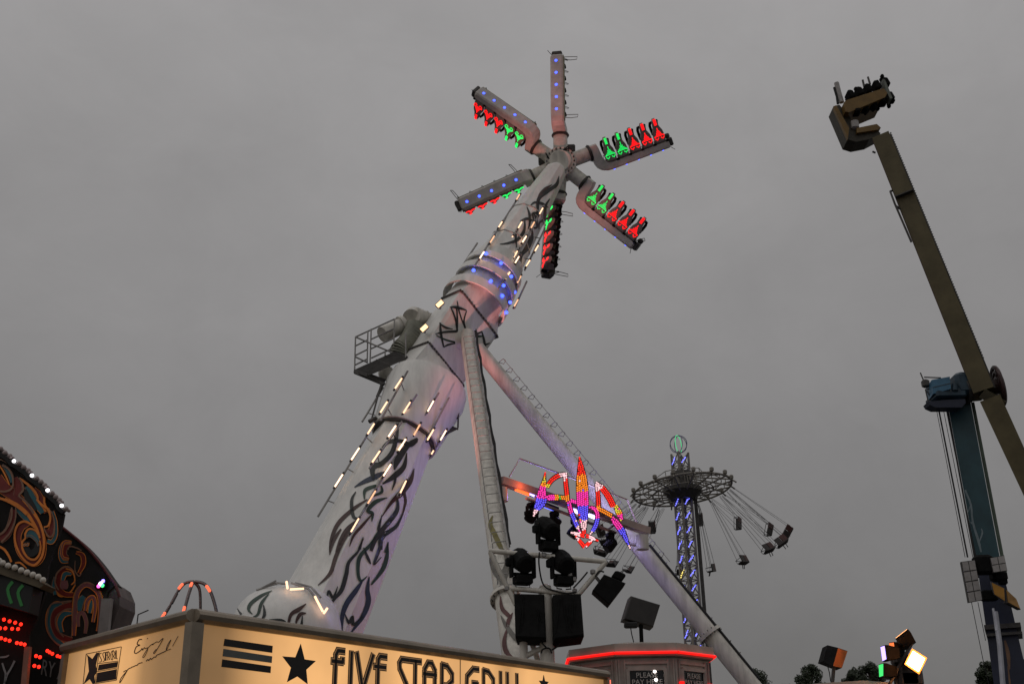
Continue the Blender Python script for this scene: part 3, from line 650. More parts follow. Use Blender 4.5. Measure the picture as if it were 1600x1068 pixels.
for bi, (nm, pts, cs) in enumerate(bands):
    P = smooth_path(pts, 8); L, Rr = [], []
    zoff = -.012*(bi % 5)
    for i, (x, y, wd) in enumerate(P):
        a = P[max(i-1, 0)]; b = P[min(i+1, len(P)-1)]; dx, dy = b[0]-a[0], b[1]-a[1]; l = math.hypot(dx, dy) or 1
        nx, ny = -dy/l, dx/l; ww = max(wd, 8)*.5+5
        L.append((x+nx*ww, y+ny*ww)); Rr.append((x-nx*ww, y-ny*ww))
    pn = MB(); pn.loft([[sp(*l, zoff), sp(*r, zoff), sp(*r, -.22+zoff), sp(*l, -.22+zoff)] for l, r in zip(L, Rr)])
    po = pn.build('sign_'+nm, SIGNM, sign)
    # bulbs in rows across the band
    tot = sum(math.hypot(P[i+1][0]-P[i][0], P[i+1][1]-P[i][1]) for i in range(len(P)-1)); acc = 0; nxt = 8; groups = {}; row = 0
    for i in range(len(P)-1):
        sl_ = math.hypot(P[i+1][0]-P[i][0], P[i+1][1]-P[i][1])
        while nxt <= acc+sl_:
            t = (nxt-acc)/sl_; x, y, wd = [lerp(P[i][q], P[i+1][q], t) for q in range(3)]
            dx, dy = (P[i+1][0]-P[i][0])/sl_, (P[i+1][1]-P[i][1])/sl_; k = max(1, int(wd/20+.4))
            c = cs[min(len(cs)-1, int(nxt/tot*len(cs)))]
            for j in range(k):
                o = (j-(k-1)/2)*min(21, wd/max(1, k)) if k > 1 else 0
                o += random.uniform(-1, 1)
                sh = (6 if j % 2 else -2)
                cc = c if random.random() > .06 else random.choice(cs)
                groups.setdefault(cc, []).append((x-dy*o+dx*sh, y+dx*o+dy*sh))
            nxt += 20 if nm != 'foot' else 15; row += 1
        acc += sl_
    for c, pl in groups.items():
        g = MB()
        for x, y in pl: g.ball(sp(x, y, .03+zoff), .025, 6, 4)
        g.build('bulbs', BMAT[c], po, smooth=True, kind='stuff')
MB().beam(sp(560, 560, -.22), lerp(b0, b1, .56), .08, .08).beam(sp(300, 480, -.2), lerp(b0, b1, .38), .08, .08).beam(sp(780, 620, -.2), lerp(b0, b1, .68), .08, .08).build('sign_bracket', DSTEEL, sign)

# ------------------------------------------------------------------ spotlights: base, yoke, head
def spotlight(P, sz, tilt, yaw, label, group, up=1):
    t = thing('stage_spotlight', P, label, 'spotlight', group)
    c, s = math.cos(yaw), math.sin(yaw); xa, ya, za = V((c, s, 0)), V((-s, c, 0)), V((0, 0, 1))*up
    k = sz
    MB().bbox(P+za*.13*k, (.5*k, .42*k, .26*k), (xa, ya, za), .03).build('base', BLACK, t)
    yk = MB()
    for q in (-1, 1): yk.bbox(P+xa*q*.34*k+za*.5*k, (.07*k, .22*k, .62*k), (xa, ya, za), .02)
    yk.bbox(P+za*.29*k, (.74*k, .2*k, .07*k), (xa, ya, za), .02).build('yoke', BLACK, t)
    ct, st = math.cos(tilt), math.sin(tilt); fa = (ya*ct+za*st).normalized(); ua = xa.cross(fa)*1.0
    hc = P+za*.66*k
    hd = MB().rings([(hc-fa*.36*k, .2*k), (hc-fa*.3*k, .27*k), (hc-fa*.02*k, .3*k), (hc+fa*.2*k, .32*k), (hc+fa*.36*k, .3*k), (hc+fa*.37*k, .24*k)], 12, xa, R_(15), fa)
    hd.build('lamp_head', BLACK, t)
    MB().bbox(P-xa*.43*k+za*.62*k, (.14*k, .2*k, .24*k), (xa, ya, za), .03).build('pan_motor', BLACK, t)
    hnd = MB()
    for q in (-1, 1): hnd.tube([P+xa*q*.2*k-za*.0, P+xa*q*.22*k-za*.07*k, P+xa*q*.06*k-za*.09*k], .016*k+.004, 5)
    hnd.build('handle', DSTEEL, t); MB().cyl(hc+fa*.371*k, hc+fa*.378*k, .22*k, .22*k, 14).build('lens', mat('dark_lens_glass', (.02, .02, .025), .1, 0, 0), t, smooth=True)
    return t
rb0, rb1 = at(822, 778, 29.9), at(962, 832, 32.2)
MB().tube([rb0, rb1], .045, 8).tube([lerp(rb0, rb1, .1), lerp(b0, b1, .22)], .03, 6).tube([lerp(rb0, rb1, .9), lerp(b0, b1, .8)], .03, 6).build('lamp_bar', PK, ride)
for k, (t, tl, lab) in enumerate(((.06, -.9, 'black spotlight hanging at the left end of the bar under the bulb sign'), (.30, -.8, 'black spotlight hanging second from left under the bulb sign'), (.52, -.7, 'black spotlight hanging behind the lower tip of the bulb sign'), (.93, -.8, 'black spotlight hanging at the right end of the bar under the bulb sign'))):
    spotlight(lerp(rb0, rb1, t)-V((0, 0, .07)), .52, tl+1.6, .7+k*.4, lab, 'spotlights under the cross beam', -1)
# ------------------------------------------------------------------ lighting mast with spotlights and covered speakers
MY = 23.5
mb0 = at(856, 1010, MY); mbase = V((mb0.x, MY, 0))
mast = thing('lighting_mast', mbase, 'cream steel lighting mast with trapezoid pipe frame carrying spotlights and covered speakers', 'mast')
top = at(851, 912, MY); top = V((mbase.x-.02, MY, top.z))
MB().rings([(mbase, .16), (top-V((0, 0, .15)), .145), (top-V((0, 0, .04)), .12), (top, .05)], 16).bbox(mbase+V((0, 0, .03)), (.8, .8, .06)).build('pole', CREAM, mast, smooth=True)
tp = lambda x, y, Y=MY-.12: at(x, y, Y)
fr = MB()
for a, b in (((764, 860), (947, 877)), ((947, 877), (904, 928)), ((792, 918), (904, 928)), ((766, 862), (806, 944))): 
    f2 = MB().tube([tp(*a), tp(*b)], .055, 10)
    f2.build('frame_pipe', CREAM, mast, smooth=True)
cl2 = MB()
for x, y in ((890, 897), (897, 905), (926, 893), (850, 867), (792, 919), (898, 923)): cl2.bbox(tp(x, y), (.1, .14, .1), None, .02)
cl2.build('pipe_clamps', STEEL, mast)
MB().cyl(at(818, 1000, MY), V((at(818, 1000, MY).x, MY, 0.0)), .085, .085, 12).tube([at(830, 1000, MY+.3), at(842, 1035, MY+.3), at(846, 1060, MY+.3)], .06, 8).tube([at(822, 1024, MY), at(846, 1012, MY), at(853, 1010, MY)], .06, 8).build('stay', CREAM, mast, smooth=True)
spotlight(tp(857, 862, MY-.1)+V((0, 0, .02)), .72, .5, .5, 'black spotlight standing alone on the top pipe of the lighting mast', 'spotlights on the lighting mast')
spotlight(tp(817, 913, MY-.1), .74, .5, .35, 'black spotlight on the left of the lower mast pipe', 'spotlights on the lighting mast')
spotlight(tp(881, 915, MY-.1), .74, .5, .35, 'black spotlight on the right of the lower mast pipe above the right speaker', 'spotlights on the lighting mast')
def speaker(pts, dep, label, m=COVER, extra=None):
    """front face given as four pixels at one depth"""
    F4 = [at(x, y, Y) for x, y, Y in pts]; c = sum(F4, V())/4; nn = (F4[1]-F4[0]).cross(F4[3]-F4[0]).normalized()
    if nn.dot(CAM-c) < 0: nn = -nn
    t = thing('speaker_box', c-nn*dep/2, label, 'speaker', 'speakers on the lighting mast')
    g = MB(); 
    def lp(k, o): return [c+(p-c)*k+nn*o for p in F4]
    g.loft([lp(.93, -dep), lp(.98, -dep+.04), lp(1., -.06), lp(.985, -.02), lp(.93, 0)]); g.build('cabinet', m, t)
    return t, c, nn, F4
s1 = speaker([(803, 926, 23.3), (850, 927, 23.25), (853, 997, 23.1), (805, 995, 23.15)], .6, 'black covered speaker left of the mast pole')
s2_ = speaker([(864, 928, 23.25), (908, 926, 23.3), (913, 992, 23.1), (866, 998, 23.05)], .6, 'black covered speaker right of the mast pole')
for (t, c, nn, F4) in (s1, s2_):
    h = MB()
    for k in range(7):
        x = random.uniform(.15, .85); a = lerp(F4[0], F4[1], x); b = lerp(F4[3], F4[2], x+random.uniform(-.25, .25)); a2, b2 = lerp(a, b, random.uniform(.05, .4)), lerp(a, b, random.uniform(.6, .95))
        h.tube([a2+nn*.0, lerp(a2, b2, .5)+nn*.012, b2+nn*.0], .014, 5)
    h.build('cover_creases', COVER, t)
    MB().beam(lerp(F4[0], F4[1], .5)-nn*.5, V((mbase.x, MY, c.z+.2)), .08, .08).build('bracket', STEEL, t)
s3_ = speaker([(944, 896, 23.2), (978, 910, 23.2), (952, 944, 23.2), (926, 921, 23.2)], .55, 'black box speaker tilted like a diamond at the right of the mast')
t, c, nn, F4 = s3_; MB().bbox(lerp(F4[0], F4[1], .55)+(F4[0]-F4[3]).normalized()*.12-nn*.25, (.24, .24, .18), ((F4[1]-F4[0]).normalized(), nn, (F4[0]-F4[3]).normalized()), .03).build('clamp', BLACK, t)
MB().beam(c-nn*.3, tp(926, 895), .06, .06).build('bracket', STEEL, t)
cw_ = MB()
for pts in ([(843, 862), (842, 880), (846, 905), (853, 917), (866, 922), (885, 926), (900, 924)], [(843, 998), (848, 1005), (855, 1012)], [(875, 998), (872, 1008), (862, 1015)], [(862, 1020), (858, 1012), (848, 1014), (846, 1020)], [(918, 893), (908, 905), (896, 918)], [(944, 893), (936, 892), (930, 900)]):
    cw_.tube([tp(x, y, MY-.2) for x, y, _ in smooth_path([(*p, 0) for p in pts], 5)], .018, 5)
cw_.build('cables', RUBBER, mast, kind='stuff')

# ------------------------------------------------------------------ ticket booth
BY = 23.6
BW = mat('booth_cream_panel', (.42, .38, .34), .55, 0, .3, 3); BR = mat('booth_roof_trim', (.46, .42, .36), .5, 0, .25, 2)
NEON = glow('red_neon', (1, .006, .004), 1.2)
zt = at(1008, 1004, BY).z; zb = zt-.25
f0, f1 = at(960, 1004, BY), at(1057, 1004, BY); side_ = f1.x-f0.x
cx_ = (f0.x+f1.x)/2; ap = side_*(1+math.sqrt(2))/2; cen = V((cx_, BY+ap, 0)); Rc = side_/2/math.sin(math.pi/8)
def octp(r, z, ph=math.pi/8): return [V((cen.x+r*math.sin(k*math.pi/4+ph), cen.y-r*math.cos(k*math.pi/4+ph), z)) for k in range(8)]
booth = thing('ticket_booth', cen, 'octagonal cream ticket booth with glowing red neon eaves and pay here windows', 'booth')
rf = MB().loft([octp(Rc*.94, zb-.02), octp(Rc*.985, zb), octp(Rc, zt-.16), octp(Rc, zt), octp(Rc*.5, zt+.12)]); roof = rf.build('roof', BR, booth)
MB().loft([octp(Rc*.88, .9), octp(Rc*.92, zb-.03)]).build('wall', BW, booth)
MB().loft([octp(Rc*1.5, 0), octp(Rc*1.5, .9)]).build('deck', DSTEEL, booth)
e = octp(Rc*1.0+.03, zt-.19)
for k in range(8):
    a, b = e[k-1], e[k]
    MB().tube([lerp(a, b, .01), lerp(a, b, .99)], .028, 10).build('neon_tube', NEON, roof, smooth=True)
wb, wt = octp(Rc*.88, .9), octp(Rc*.92, zb-.03)
def wallpt(k, u, v, off=0):
    a, b = lerp(wb[k-1], wb[k], u), lerp(wt[k-1], wt[k], u); p = lerp(a, b, v); nn = (wb[k]-wb[k-1]).cross(V((0, 0, 1))).normalized(); return p+nn*off
DG = mat('dark_booth_glass', (.012, .013, .015), .12, 0, 0); WT = mat('white_sign_lettering', (.55, .53, .5), .5, 0, .1, 5)
hv = zb-.13-.9
for k in (0, 1, 7):
    fr_ = MB()
    hh_ = zb-.03-.9; u0, u1, v0, v1 = .17, .83, .35, (zt-.50-.9)/hh_
    ow = [wallpt(k, u0, v0, .03), wallpt(k, u1, v0, .03), wallpt(k, u1, v1, .03), wallpt(k, u0, v1, .03)]
    win = MB()
    for a, b in zip(ow, ow[1:]+ow[:1]): win.beam(a, b, .07, .07)
    wo_ = win.build('window_frame', BW, booth)
    MB().add([wallpt(k, u0, v0, .015), wallpt(k, u1, v0, .015), wallpt(k, u1, v1, .015), wallpt(k, u0, v1, .015)], [(0, 1, 2, 3)]).build('pane', DG, wo_)
    ux = (wallpt(k, 1, .5)-wallpt(k, 0, .5)).normalized(); nn = ux.cross(V((0, 0, 1))).normalized()
    up = (wallpt(k, .5, 1)-wallpt(k, .5, 0)).normalized(); nn = ux.cross(up)
    def Mt(p): return Matrix(((ux.x, up.x, nn.x, p.x), (ux.y, up.y, nn.y, p.y), (ux.z, up.z, nn.z, p.z), (0, 0, 0, 1)))
    text_mesh('PLEASE', .145, Mt(wallpt(k, .5, v1-.13/hh_, .035)), 'lettering', WT, wo_)
    text_mesh('PAY HERE', .145, Mt(wallpt(k, .5, v1-.265/hh_, .035)), 'lettering', WT, wo_)
    for u in (.02, .12, .88, .98): MB().beam(wallpt(k, u, .02, .01), wallpt(k, u, .99, .01), .035, .05).build('pilaster', BW, booth)
    MB().beam(wallpt(k, .13, v1+.12/hh_, .012), wallpt(k, .87, v1+.12/hh_, .012), .05, .04).build('frieze', BW, booth)
    if k == 1:
        for u in (.1, .93): MB().beam(wallpt(k, u, .05, .07), wallpt(k, u, .86, .07), .1, .05).build('neon_tube', NEON, booth)
    if k == 0:
        for x, y in ((1023, 1048), (1025, 1061)):
            MB().ball(onplane(x, y, wallpt(k, .5, .7, .05), nn), .03, 8, 6).build('lamp', glow('white_bulb', (1, .9, .85), 6), wo_, smooth=True)
# flood lamp standing on the booth
fp = at(1003, 992, 25.0); fl_ = thing('floodlight', V((fp.x, 25.0, zt+.05)), 'square black floodlight tilted on a thin post above the ticket booth', 'floodlight')
MB().cyl(V((fp.x-.02, 25.0, zt-.1)), at(1001, 968, 25.0), .045, .045, 10).build('post', BLACK, fl_)
q4 = [at(985, 931, 25), at(1031, 945, 25.15), at(1020, 980, 25.0), at(974, 967, 24.85)]
c = sum(q4, V())/4; nn = (q4[1]-q4[0]).cross(q4[3]-q4[0]).normalized(); nn = nn if nn.dot(CAM-c) > 0 else -nn
MB().loft([[c+(p-c)*k+nn*o for p in q4] for k, o in ((.92, .05), (.98, .04), (1, 0), (1, -.2))]).build('housing', mat('dark_brown_floodlight', (.018, .014, .011), .5, 0, .5, 4), fl_)
MB().bbox(lerp(q4[3], q4[2], .25)-V((0, 0, .08)), (.3, .2, .12)).tube([at(984, 972, 24.9), at(987, 990, 24.9), at(991, 1006, 25)], .012, 5).build('cable', RUBBER, fl_)

# ------------------------------------------------------------------ food stall with backlit fascia
SH = 3.7
cA = atz(305, 951, SH); cB = atz(944, 1047, SH); cL = atz(108, 1003, SH)
stall = thing('food_stall', V((cA.x, cA.y, 0)), 'long food stall with glowing cream fascia reading FIVE STAR GRILL', 'food stall')
FA = mat('fascia_aluminium', (.30, .25, .19), .42, .35, .3, 2)
def backlit(name, P0, udir, length, spots):
    m = bpy.data.materials.new(name); m.use_nodes = True; t = m.node_tree; b = t.nodes['Principled BSDF']
    b.inputs['Base Color'].default_value = (.25, .2, .13, 1); b.inputs['Roughness'].default_value = .35
    g = t.nodes.new('ShaderNodeNewGeometry'); vm = t.nodes.new('ShaderNodeVectorMath'); vm.operation = 'SUBTRACT'; vm.inputs[1].default_value = P0
    t.links.new(g.outputs['Position'], vm.inputs[0]); dt = t.nodes.new('ShaderNodeVectorMath'); dt.operation = 'DOT_PRODUCT'; dt.inputs[1].default_value = udir/length
    t.links.new(vm.outputs[0], dt.inputs[0]); rp = t.nodes.new('ShaderNodeValToRGB'); el_ = rp.color_ramp.elements
    el_[0].position = 0; el_[1].position = 1
    el_[0].color = (*[spots[0][1]]*3, 1); el_[1].color = (*[spots[-1][1]]*3, 1)
    for (p, v) in spots[1:-1]:
        e_ = el_.new(p); e_.color = (v, v, v, 1)
    t.links.new(dt.outputs['Value'], rp.inputs[0]); nz = t.nodes.new('ShaderNodeTexNoise'); nz.inputs['Scale'].default_value = 1.4; nz.inputs['Detail'].default_value = 4
    mr = t.nodes.new('ShaderNodeMapRange'); mr.inputs['To Min'].default_value = 1.05; mr.inputs['To Max'].default_value = 1.55; t.links.new(nz.outputs['Fac'], mr.inputs['Value']); t.links.new(g.outputs['Position'], nz.inputs['Vector'])
    mu = t.nodes.new('ShaderNodeMath'); mu.operation = 'MULTIPLY'; t.links.new(rp.outputs[0], mu.inputs[0]); t.links.new(mr.outputs[0], mu.inputs[1])
    b.inputs['Emission Color'].default_value = (1., .52, .19, 1); t.links.new(mu.outputs[0], b.inputs['Emission Strength'])
    return m
up = V((0, 0, 1))
PH = .70; TH = .155          # panel and trim heights
faces = []
for (P, Q, spots) in ((cA, cB, [(0, .13), (.055, .17), (.1, .42), (.17, .64), (.27, .62), (.33, .42), (.4, .64), (.5, .6), (.55, .5), (.61, .64), (.68, .4), (.74, .62), (.85, .6), (.92, .42), (.96, .28), (1, .2)]), (cA, cL, [(0, .15), (.2, .17), (.33, .26), (.4, .44), (.52, .52), (.8, .4), (1, .22)])):
    u = (Q-P); ln = u.length; u = u/ln; nn = u.cross(up); nn = nn if nn.dot(CAM-P) > 0 else -nn
    faces.append((P, u, nn, ln))
    zt_ = SH-TH
    pn = MB().add([P+u*.03-up*TH, P+u*(ln-.03)-up*TH, P+u*(ln-.03)-up*(TH+PH), P+u*.03-up*(TH+PH)], [(0, 1, 2, 3)])
    panel = pn.build('sign_panel', backlit('backlit_acrylic_%d' % len(faces), P, u, ln, spots), stall)
    # rolled trim above
    def pr(q): return [q+nn*a+up*b for a, b in ((-.05, 0), (.05, .0), (.1, -.03), (.12, -.07), (.1, -.12), (.04, -TH), (-.05, -TH))]
    MB().loft([pr(P-u*.02), pr(Q+u*.02)]).build('roof_trim', FA, stall)
    MB().beam(P+nn*.02-up*(TH+PH+.04), Q+nn*.02-up*(TH+PH+.04), .08, .1, up).build('lower_trim', FA, stall)
    MB().add([P-nn*.12-up*(TH+PH+.08), Q-nn*.12-up*(TH+PH+.08), Q-nn*.12-up*(SH-.02), P-nn*.12-up*(SH-.02)], [(0, 1, 2, 3)]).build('wall', mat('stall_wall', (.25, .2, .15), .6, 0, .3, 2), stall)
    faces[-1] += (panel,)
P, u, nn, ln, p1_ = faces[0]
for d_ in (0, ln): MB().beam(P+u*d_+nn*.015-up*(TH), P+u*d_+nn*.015-up*(TH+PH+.1), .17 if d_ == 0 else .08, .13, nn).build('corner_post', FA, stall)
P2_, u2, nn2, ln2, p2_ = faces[1]
MB().beam(P2_+u2*ln2+nn2*.015-up*(TH), P2_+u2*ln2+nn2*.015-up*(TH+PH+.1), .1, .1, nn2).build('corner_post', FA, stall)
MB().add([cA-up*.02, cB-up*.02, cB+(cL-cA)-up*.02, cL-up*.02], [(0, 1, 2, 3)]).build('roof', FA, stall)
MB().beam(P+u*(ln*.545)+nn*.006-up*TH, P+u*(ln*.545)+nn*.006-up*(TH+PH), .012, .01, nn).build('panel_seam', FA, p1_)
MB().beam(cB+u*.06+nn*.05-up*(TH), cB+u*.06+nn*.05-up*(TH+.9), .05, .05, nn).build('painted_red_reflection', glow('painted_pink_red_glow', (1, .16, .1), 1.6), stall)  # glowing strip added to paint red light reflected at the stall's end
BK = mat('black_vinyl', (.008, .006, .005), .5, 0, 0); GV = mat('grey_vinyl', (.13, .14, .13), .5, 0, .1, 4); TN = mat('tan_outline_vinyl', (.32, .23, .13), .5, 0, 0, emit=(1, .5, .2), es=.12)
def fpt(i, x, y, off): P, u, nn, *_ = faces[i]; return onplane(x, y, P+nn*off, nn)
def decal(i, pts, m, name, off=.008):
    q = [fpt(i, x, y, off) for x, y in pts]; MB().prism(q, -faces[i][2]*.004).build(name, m, faces[i][4])
zg = (100, 890); sg = 3.81
g_ = lambda L: Z(zg, sg, L)
decal(0, g_([(957, 408), (1243, 450), (1240, 492), (950, 450)]), BK, 'printed_bar'); decal(0, g_([(950, 468), (1240, 512), (1237, 552), (945, 512)]), GV, 'printed_bar'); decal(0, g_([(943, 530), (1233, 572), (1230, 612), (938, 575)]), BK, 'printed_bar')
decal(0, g_([(1410, 437), (1433, 530), (1500, 540), (1443, 592), (1451, 678), (1390, 632), (1328, 666), (1352, 580), (1300, 512), (1378, 518)]), BK, 'printed_star')
tq_ = (850, 1055); c0 = fpt(0, 850, 1068, .008); 
MB().prism([c0+u*(.15*math.sin(k*math.pi/5)*(1 if k % 2 == 0 else .42))+up*(.15*math.cos(k*math.pi/5)*(1 if k % 2 == 0 else .42)) for k in range(10)], -nn*.004).build('printed_star', BK, p1_)
GL = {'F': [[(.3, 1), (.3, .12), (.45, 0), (1, 0)], [(0, .3), (.9, .3), (.9, .2)]], 'I': [[(.5, 0), (.5, 1)]], 'V': [[(0, 0), (.42, 1), (1, 0)]], 'E': [[(1, 0), (.45, 0), (.3, .1), (.3, .9), (.45, 1), (1, 1)], [(0, .3), (.95, .3)]],
 'S': [[(1, 0), (.3, 0), (.1, .12), (.15, .28), (.8, .7), (.9, .88), (.7, 1), (0, 1)]], 'T': [[(0, 0), (1, 0)], [(.5, 0), (.5, 1)]], 'A': [[(.1, 1), (.1, .2), (.35, 0), (.65, 0), (.9, .2), (.9, 1)], [(0, .34), (1, .34)]],
 'R': [[(.1, 1), (.1, 0), (.5, .03), (.9, .25), (.9, .45), (.5, .62), (.15, .62)], [(.5, .62), (.95, 1)]], 'G': [[(1, .0), (.6, 0), (.15, .25), (.1, .75), (.4, 1), (.9, 1), (.9, .45), (.55, .45)]], 'L': [[(.2, 0), (.2, 1), (1, 1)]]}
for ch, x0, x1 in (('F', 519, 537), ('I', 545, 552), ('V', 557, 582), ('E', 585, 603), ('S', 622, 638), ('T', 640, 657), ('A', 661, 681), ('R', 688, 708), ('G', 726, 747), ('R', 753, 772), ('I', 778, 785), ('L', 790, 800), ('L', 805, 815)):
    ty = lambda x: 1015+(x-522)*.1345
    A_, B2 = fpt(0, x0, ty(x0), 0), fpt(0, x1, ty(x1), 0); wv = B2-A_; hgt = .46
    for k, (m, wdt, off) in enumerate(((BK, .098, .006), (TN, .074, .010), (BK, .046, .014))):
        mb = MB()
        for st in GL[ch]:
            pts3 = [A_+wv*a-up*(b*hgt)+nn*off for a, b in st]
            for i in range(len(pts3)-1):
                a, b = pts3[i], pts3[i+1]; dd = (b-a).normalized(); sd_ = dd.cross(nn).normalized()*wdt/2; ex = dd*wdt*.28
                mb.add([a-sd_-ex+nn*.0002*i, b-sd_+ex+nn*.0002*i, b+sd_+ex+nn*.0002*i, a+sd_-ex+nn*.0002*i], [(0, 1, 2, 3)])
        mb.build('letter' if k == 0 else 'letter_outline' if k == 1 else 'letter_core', m, p1_)
rv = MB()
for (P_r, u_r, n_r, l_r, _p) in faces:
    k = .25
    while k < l_r:
        for dz in (TH-.02, TH+PH+.03): rv.ball(P_r+u_r*k+n_r*(.075 if dz > .3 else .055)-up*dz, .014, 6, 4)
        k += .42
rv.build('rivets', STEEL, stall, kind='stuff')
MB().tube([atz(214, 975, SH-.02), atz(214, 975, SH-.02)+up*.12, atz(230, 966, SH-.02)+up*.1], .008, 5).build('roof_wire', RUBBER, stall)
# left face: logo box and script
zl = (110, 940); sl4 = 8.342
def stroke(i, pts, wd, m, name, off=.008, n=5):
    mb = MB(); ribbon(mb, Z(zl, sl4, [(x, y, wd/sl4) for x, y in pts]), None, 0, n, 2, lambda x, y: fpt(i, x, y, off)); mb.build(name, m, faces[i][4])
SCR = mat('brown_script_vinyl', (.05, .022, .01), .5, 0, 0)
for pts, wd in (([(935, 485), (895, 490), (870, 545), (905, 560), (860, 580), (835, 650), (860, 665), (920, 625)], 14), ([(1010, 465), (1000, 480)], 10), ([(920, 625), (935, 600), (940, 625), (965, 590), (975, 605), (1010, 590)], 11), ([(1010, 590), (1000, 640), (960, 715), (945, 705), (1010, 600), (1045, 560)], 10), ([(1045, 560), (1070, 545), (1085, 545), (1065, 555), (1100, 530)], 11), ([(1100, 530), (1130, 515), (1150, 520), (1210, 470), (1150, 580), (1095, 665), (1085, 655), (1120, 610)], 11),
  ([(690, 910), (720, 890), (735, 890), (745, 880), (700, 960), (645, 1050), (660, 990), (740, 890)], 12), ([(745, 880), (770, 860), (790, 855), (800, 845), (820, 840), (850, 825), (870, 820), (890, 800), (940, 785)], 13), ([(985, 770), (1010, 745), (1020, 760), (1045, 730), (1055, 745), (1090, 715), (1110, 715), (1125, 690), (1150, 680), (1170, 670), (1190, 660), (1215, 650), (1250, 630)], 13), ([(1250, 630), (1310, 490), (1265, 560), (1250, 625), (1310, 608)], 10), ([(1405, 440), (1330, 575)], 9)):
    stroke(1, pts, wd, SCR, 'script_lettering')
LZ = lambda L: Z(zl, sl4, L)
for a, b in (((205, 675), (665, 580)), ((665, 580), (600, 1015)), ((600, 1015), (320, 1060)), ((205, 675), (165, 1068)), ((375, 645), (320, 1060)), ((360, 800), (625, 765)), ((345, 905), (615, 855))): stroke(1, [a, lerp(V(a), V(b), .5), b], 10, BK, 'logo_line', .008)
decal(1, LZ([(370, 815), (620, 775), (608, 845), (355, 892)]), BK, 'logo_bar', .007); decal(1, LZ([(348, 920), (605, 870), (592, 1005), (330, 1050)]), BK, 'logo_bar', .007)
decal(1, LZ([(210, 680), (285, 740), (340, 655), (365, 660), (330, 820), (345, 900), (310, 960), (320, 1060), (290, 1068), (250, 1000), (170, 1068), (240, 900), (225, 720)]), BK, 'printed_star', .012)
for k, (x0, x1, ch) in enumerate(((375, 408, 'S'), (420, 445, 'S'), (440, 470, 'T'), (462, 490, 'A'), (485, 515, 'R'), (525, 555, 'G'), (550, 580, 'R'), (580, 600, 'I'), (595, 615, 'L'))):
    yb = lambda x: 660-(x-375)*.2
    for st in GL[ch]:
        stroke(1, [(x0+(x1-x0)*a, yb(x0+(x1-x0)*a)+10+b*110) for a, b in st], 11, BK, 'logo_letter', .010, 2)
# ------------------------------------------------------------------ painted ride front on the left
FY = 15.2; FY2 = 16.2
fac = thing('ride_facade', V((at(40, 1000, FY).x, FY, 0)), 'dark painted fairground ride front with scrollwork, round bulbs and red lamp rows', 'ride front')
FB = mat('dark_facade_paint', (.012, .009, .008), .7, 0, .4, 2, spec=.2); FB2 = mat('dark_green_facade_paint', (.028, .026, .023), .7, 0, .4, 2, spec=.2)
topc = [(-60, 672), (-30, 684), (0, 700), (20, 716), (45, 738), (70, 765), (88, 788), (100, 802)]
tc3 = smooth_path([(x, y, 0) for x, y in topc], 4)
pan1 = [at(x, y, FY) for x, y, _ in tc3]+[at(97, 818, FY), at(90, 842, FY), at(76, 880, FY), at(70, 925, FY), at(58, 965, FY), at(46, 990, FY), at(45, 1015, FY)]
zlow = 0.0
pan1 += [V((pan1[-1].x, FY, zlow)), V((pan1[0].x, FY, zlow))]
p1m = MB().prism(pan1, V((0, .06, 0))); fp1 = p1m.build('front_panel', FB, fac); PV1 = p1m.bvh()
top2 = [(84, 812), (96, 822), (130, 850), (155, 878), (172, 902), (180, 912)]
pan2 = [at(x, y, FY2) for x, y, _ in smooth_path([(x, y, 0) for x, y in top2], 4)]+[at(168, 925, FY2), at(160, 990, FY2)]
xl = at(40, 812, FY2).x
pan2 = [V((xl, FY2, pan2[0].z))]+pan2+[V((pan2[-1].x, FY2, 0)), V((xl, FY2, 0))]
p2m = MB().prism(pan2, V((0, .3, 0))); fp2 = p2m.build('rear_panel', FB2, fac); PV2 = p2m.bvh()
edge = MB().prism([at(x, y, FY2+.05) for x, y in ((170, 905), (180, 912), (187, 930), (187, 946), (180, 965), (173, 985), (165, 1000), (164, 930))], V((0, .7, 0))); edge.build('end_fin', mat('brown_fin', (.09, .065, .06), .5, 0, .4, 2), fac)
MB().beam(at(168, 935, FY2-.05), at(160, 1010, FY2-.05), .14, .1).build('end_post', mat('grey_post', (.3, .27, .26), .5, 0, .3, 2), fac)
MB().tube([at(x, y, FY2-.02) for x, y, _ in smooth_path([(x, y, 0) for x, y in top2[1:]+[(187, 932)]], 4)], .02, 6).build('edge_trim', mat('dark_red_trim', (.12, .02, .02), .5, 0, .2, 3), fac)
OR_ = mat('orange_scroll_paint', (.9, .26, .03), .5, 0, .25, 3); RD_ = mat('dark_red_scroll_paint', (.2, .014, .008), .5, 0, .3, 3); TL_ = mat('teal_scroll_paint', (.03, .15, .18), .5, 0, .3, 3); TN_ = mat('tan_scroll_paint', (.30, .15, .09), .5, 0, .3, 3); BKP = mat('black_scroll_paint', (.006, .006, .006), .5, 0, 0); PKP = mat('dusky_pink_scroll_paint', (.26, .09, .09), .5, 0, .3, 3)
zf = (0, 690); sf = 9.709
def scroll(panel, bv, org, s, L):
    for k, (m, pts) in enumerate(L):
        if m in (RD_, TL_, PKP):
            mb = MB(); ribbon(mb, Z(org, s, [(x, y, (w_+16)/s) for x, y, w_ in pts]), bv, .003+.0022*k, 7, 2)
            if mb.f: mb.build('scrollwork', TN_ if k % 2 else OR_, panel)
        mb = MB(); ribbon(mb, Z(org, s, [(x, y, w_/s) for x, y, w_ in pts]), bv, .004+.0022*k, 7, 2)
        if mb.f: mb.build('scrollwork', m, panel)
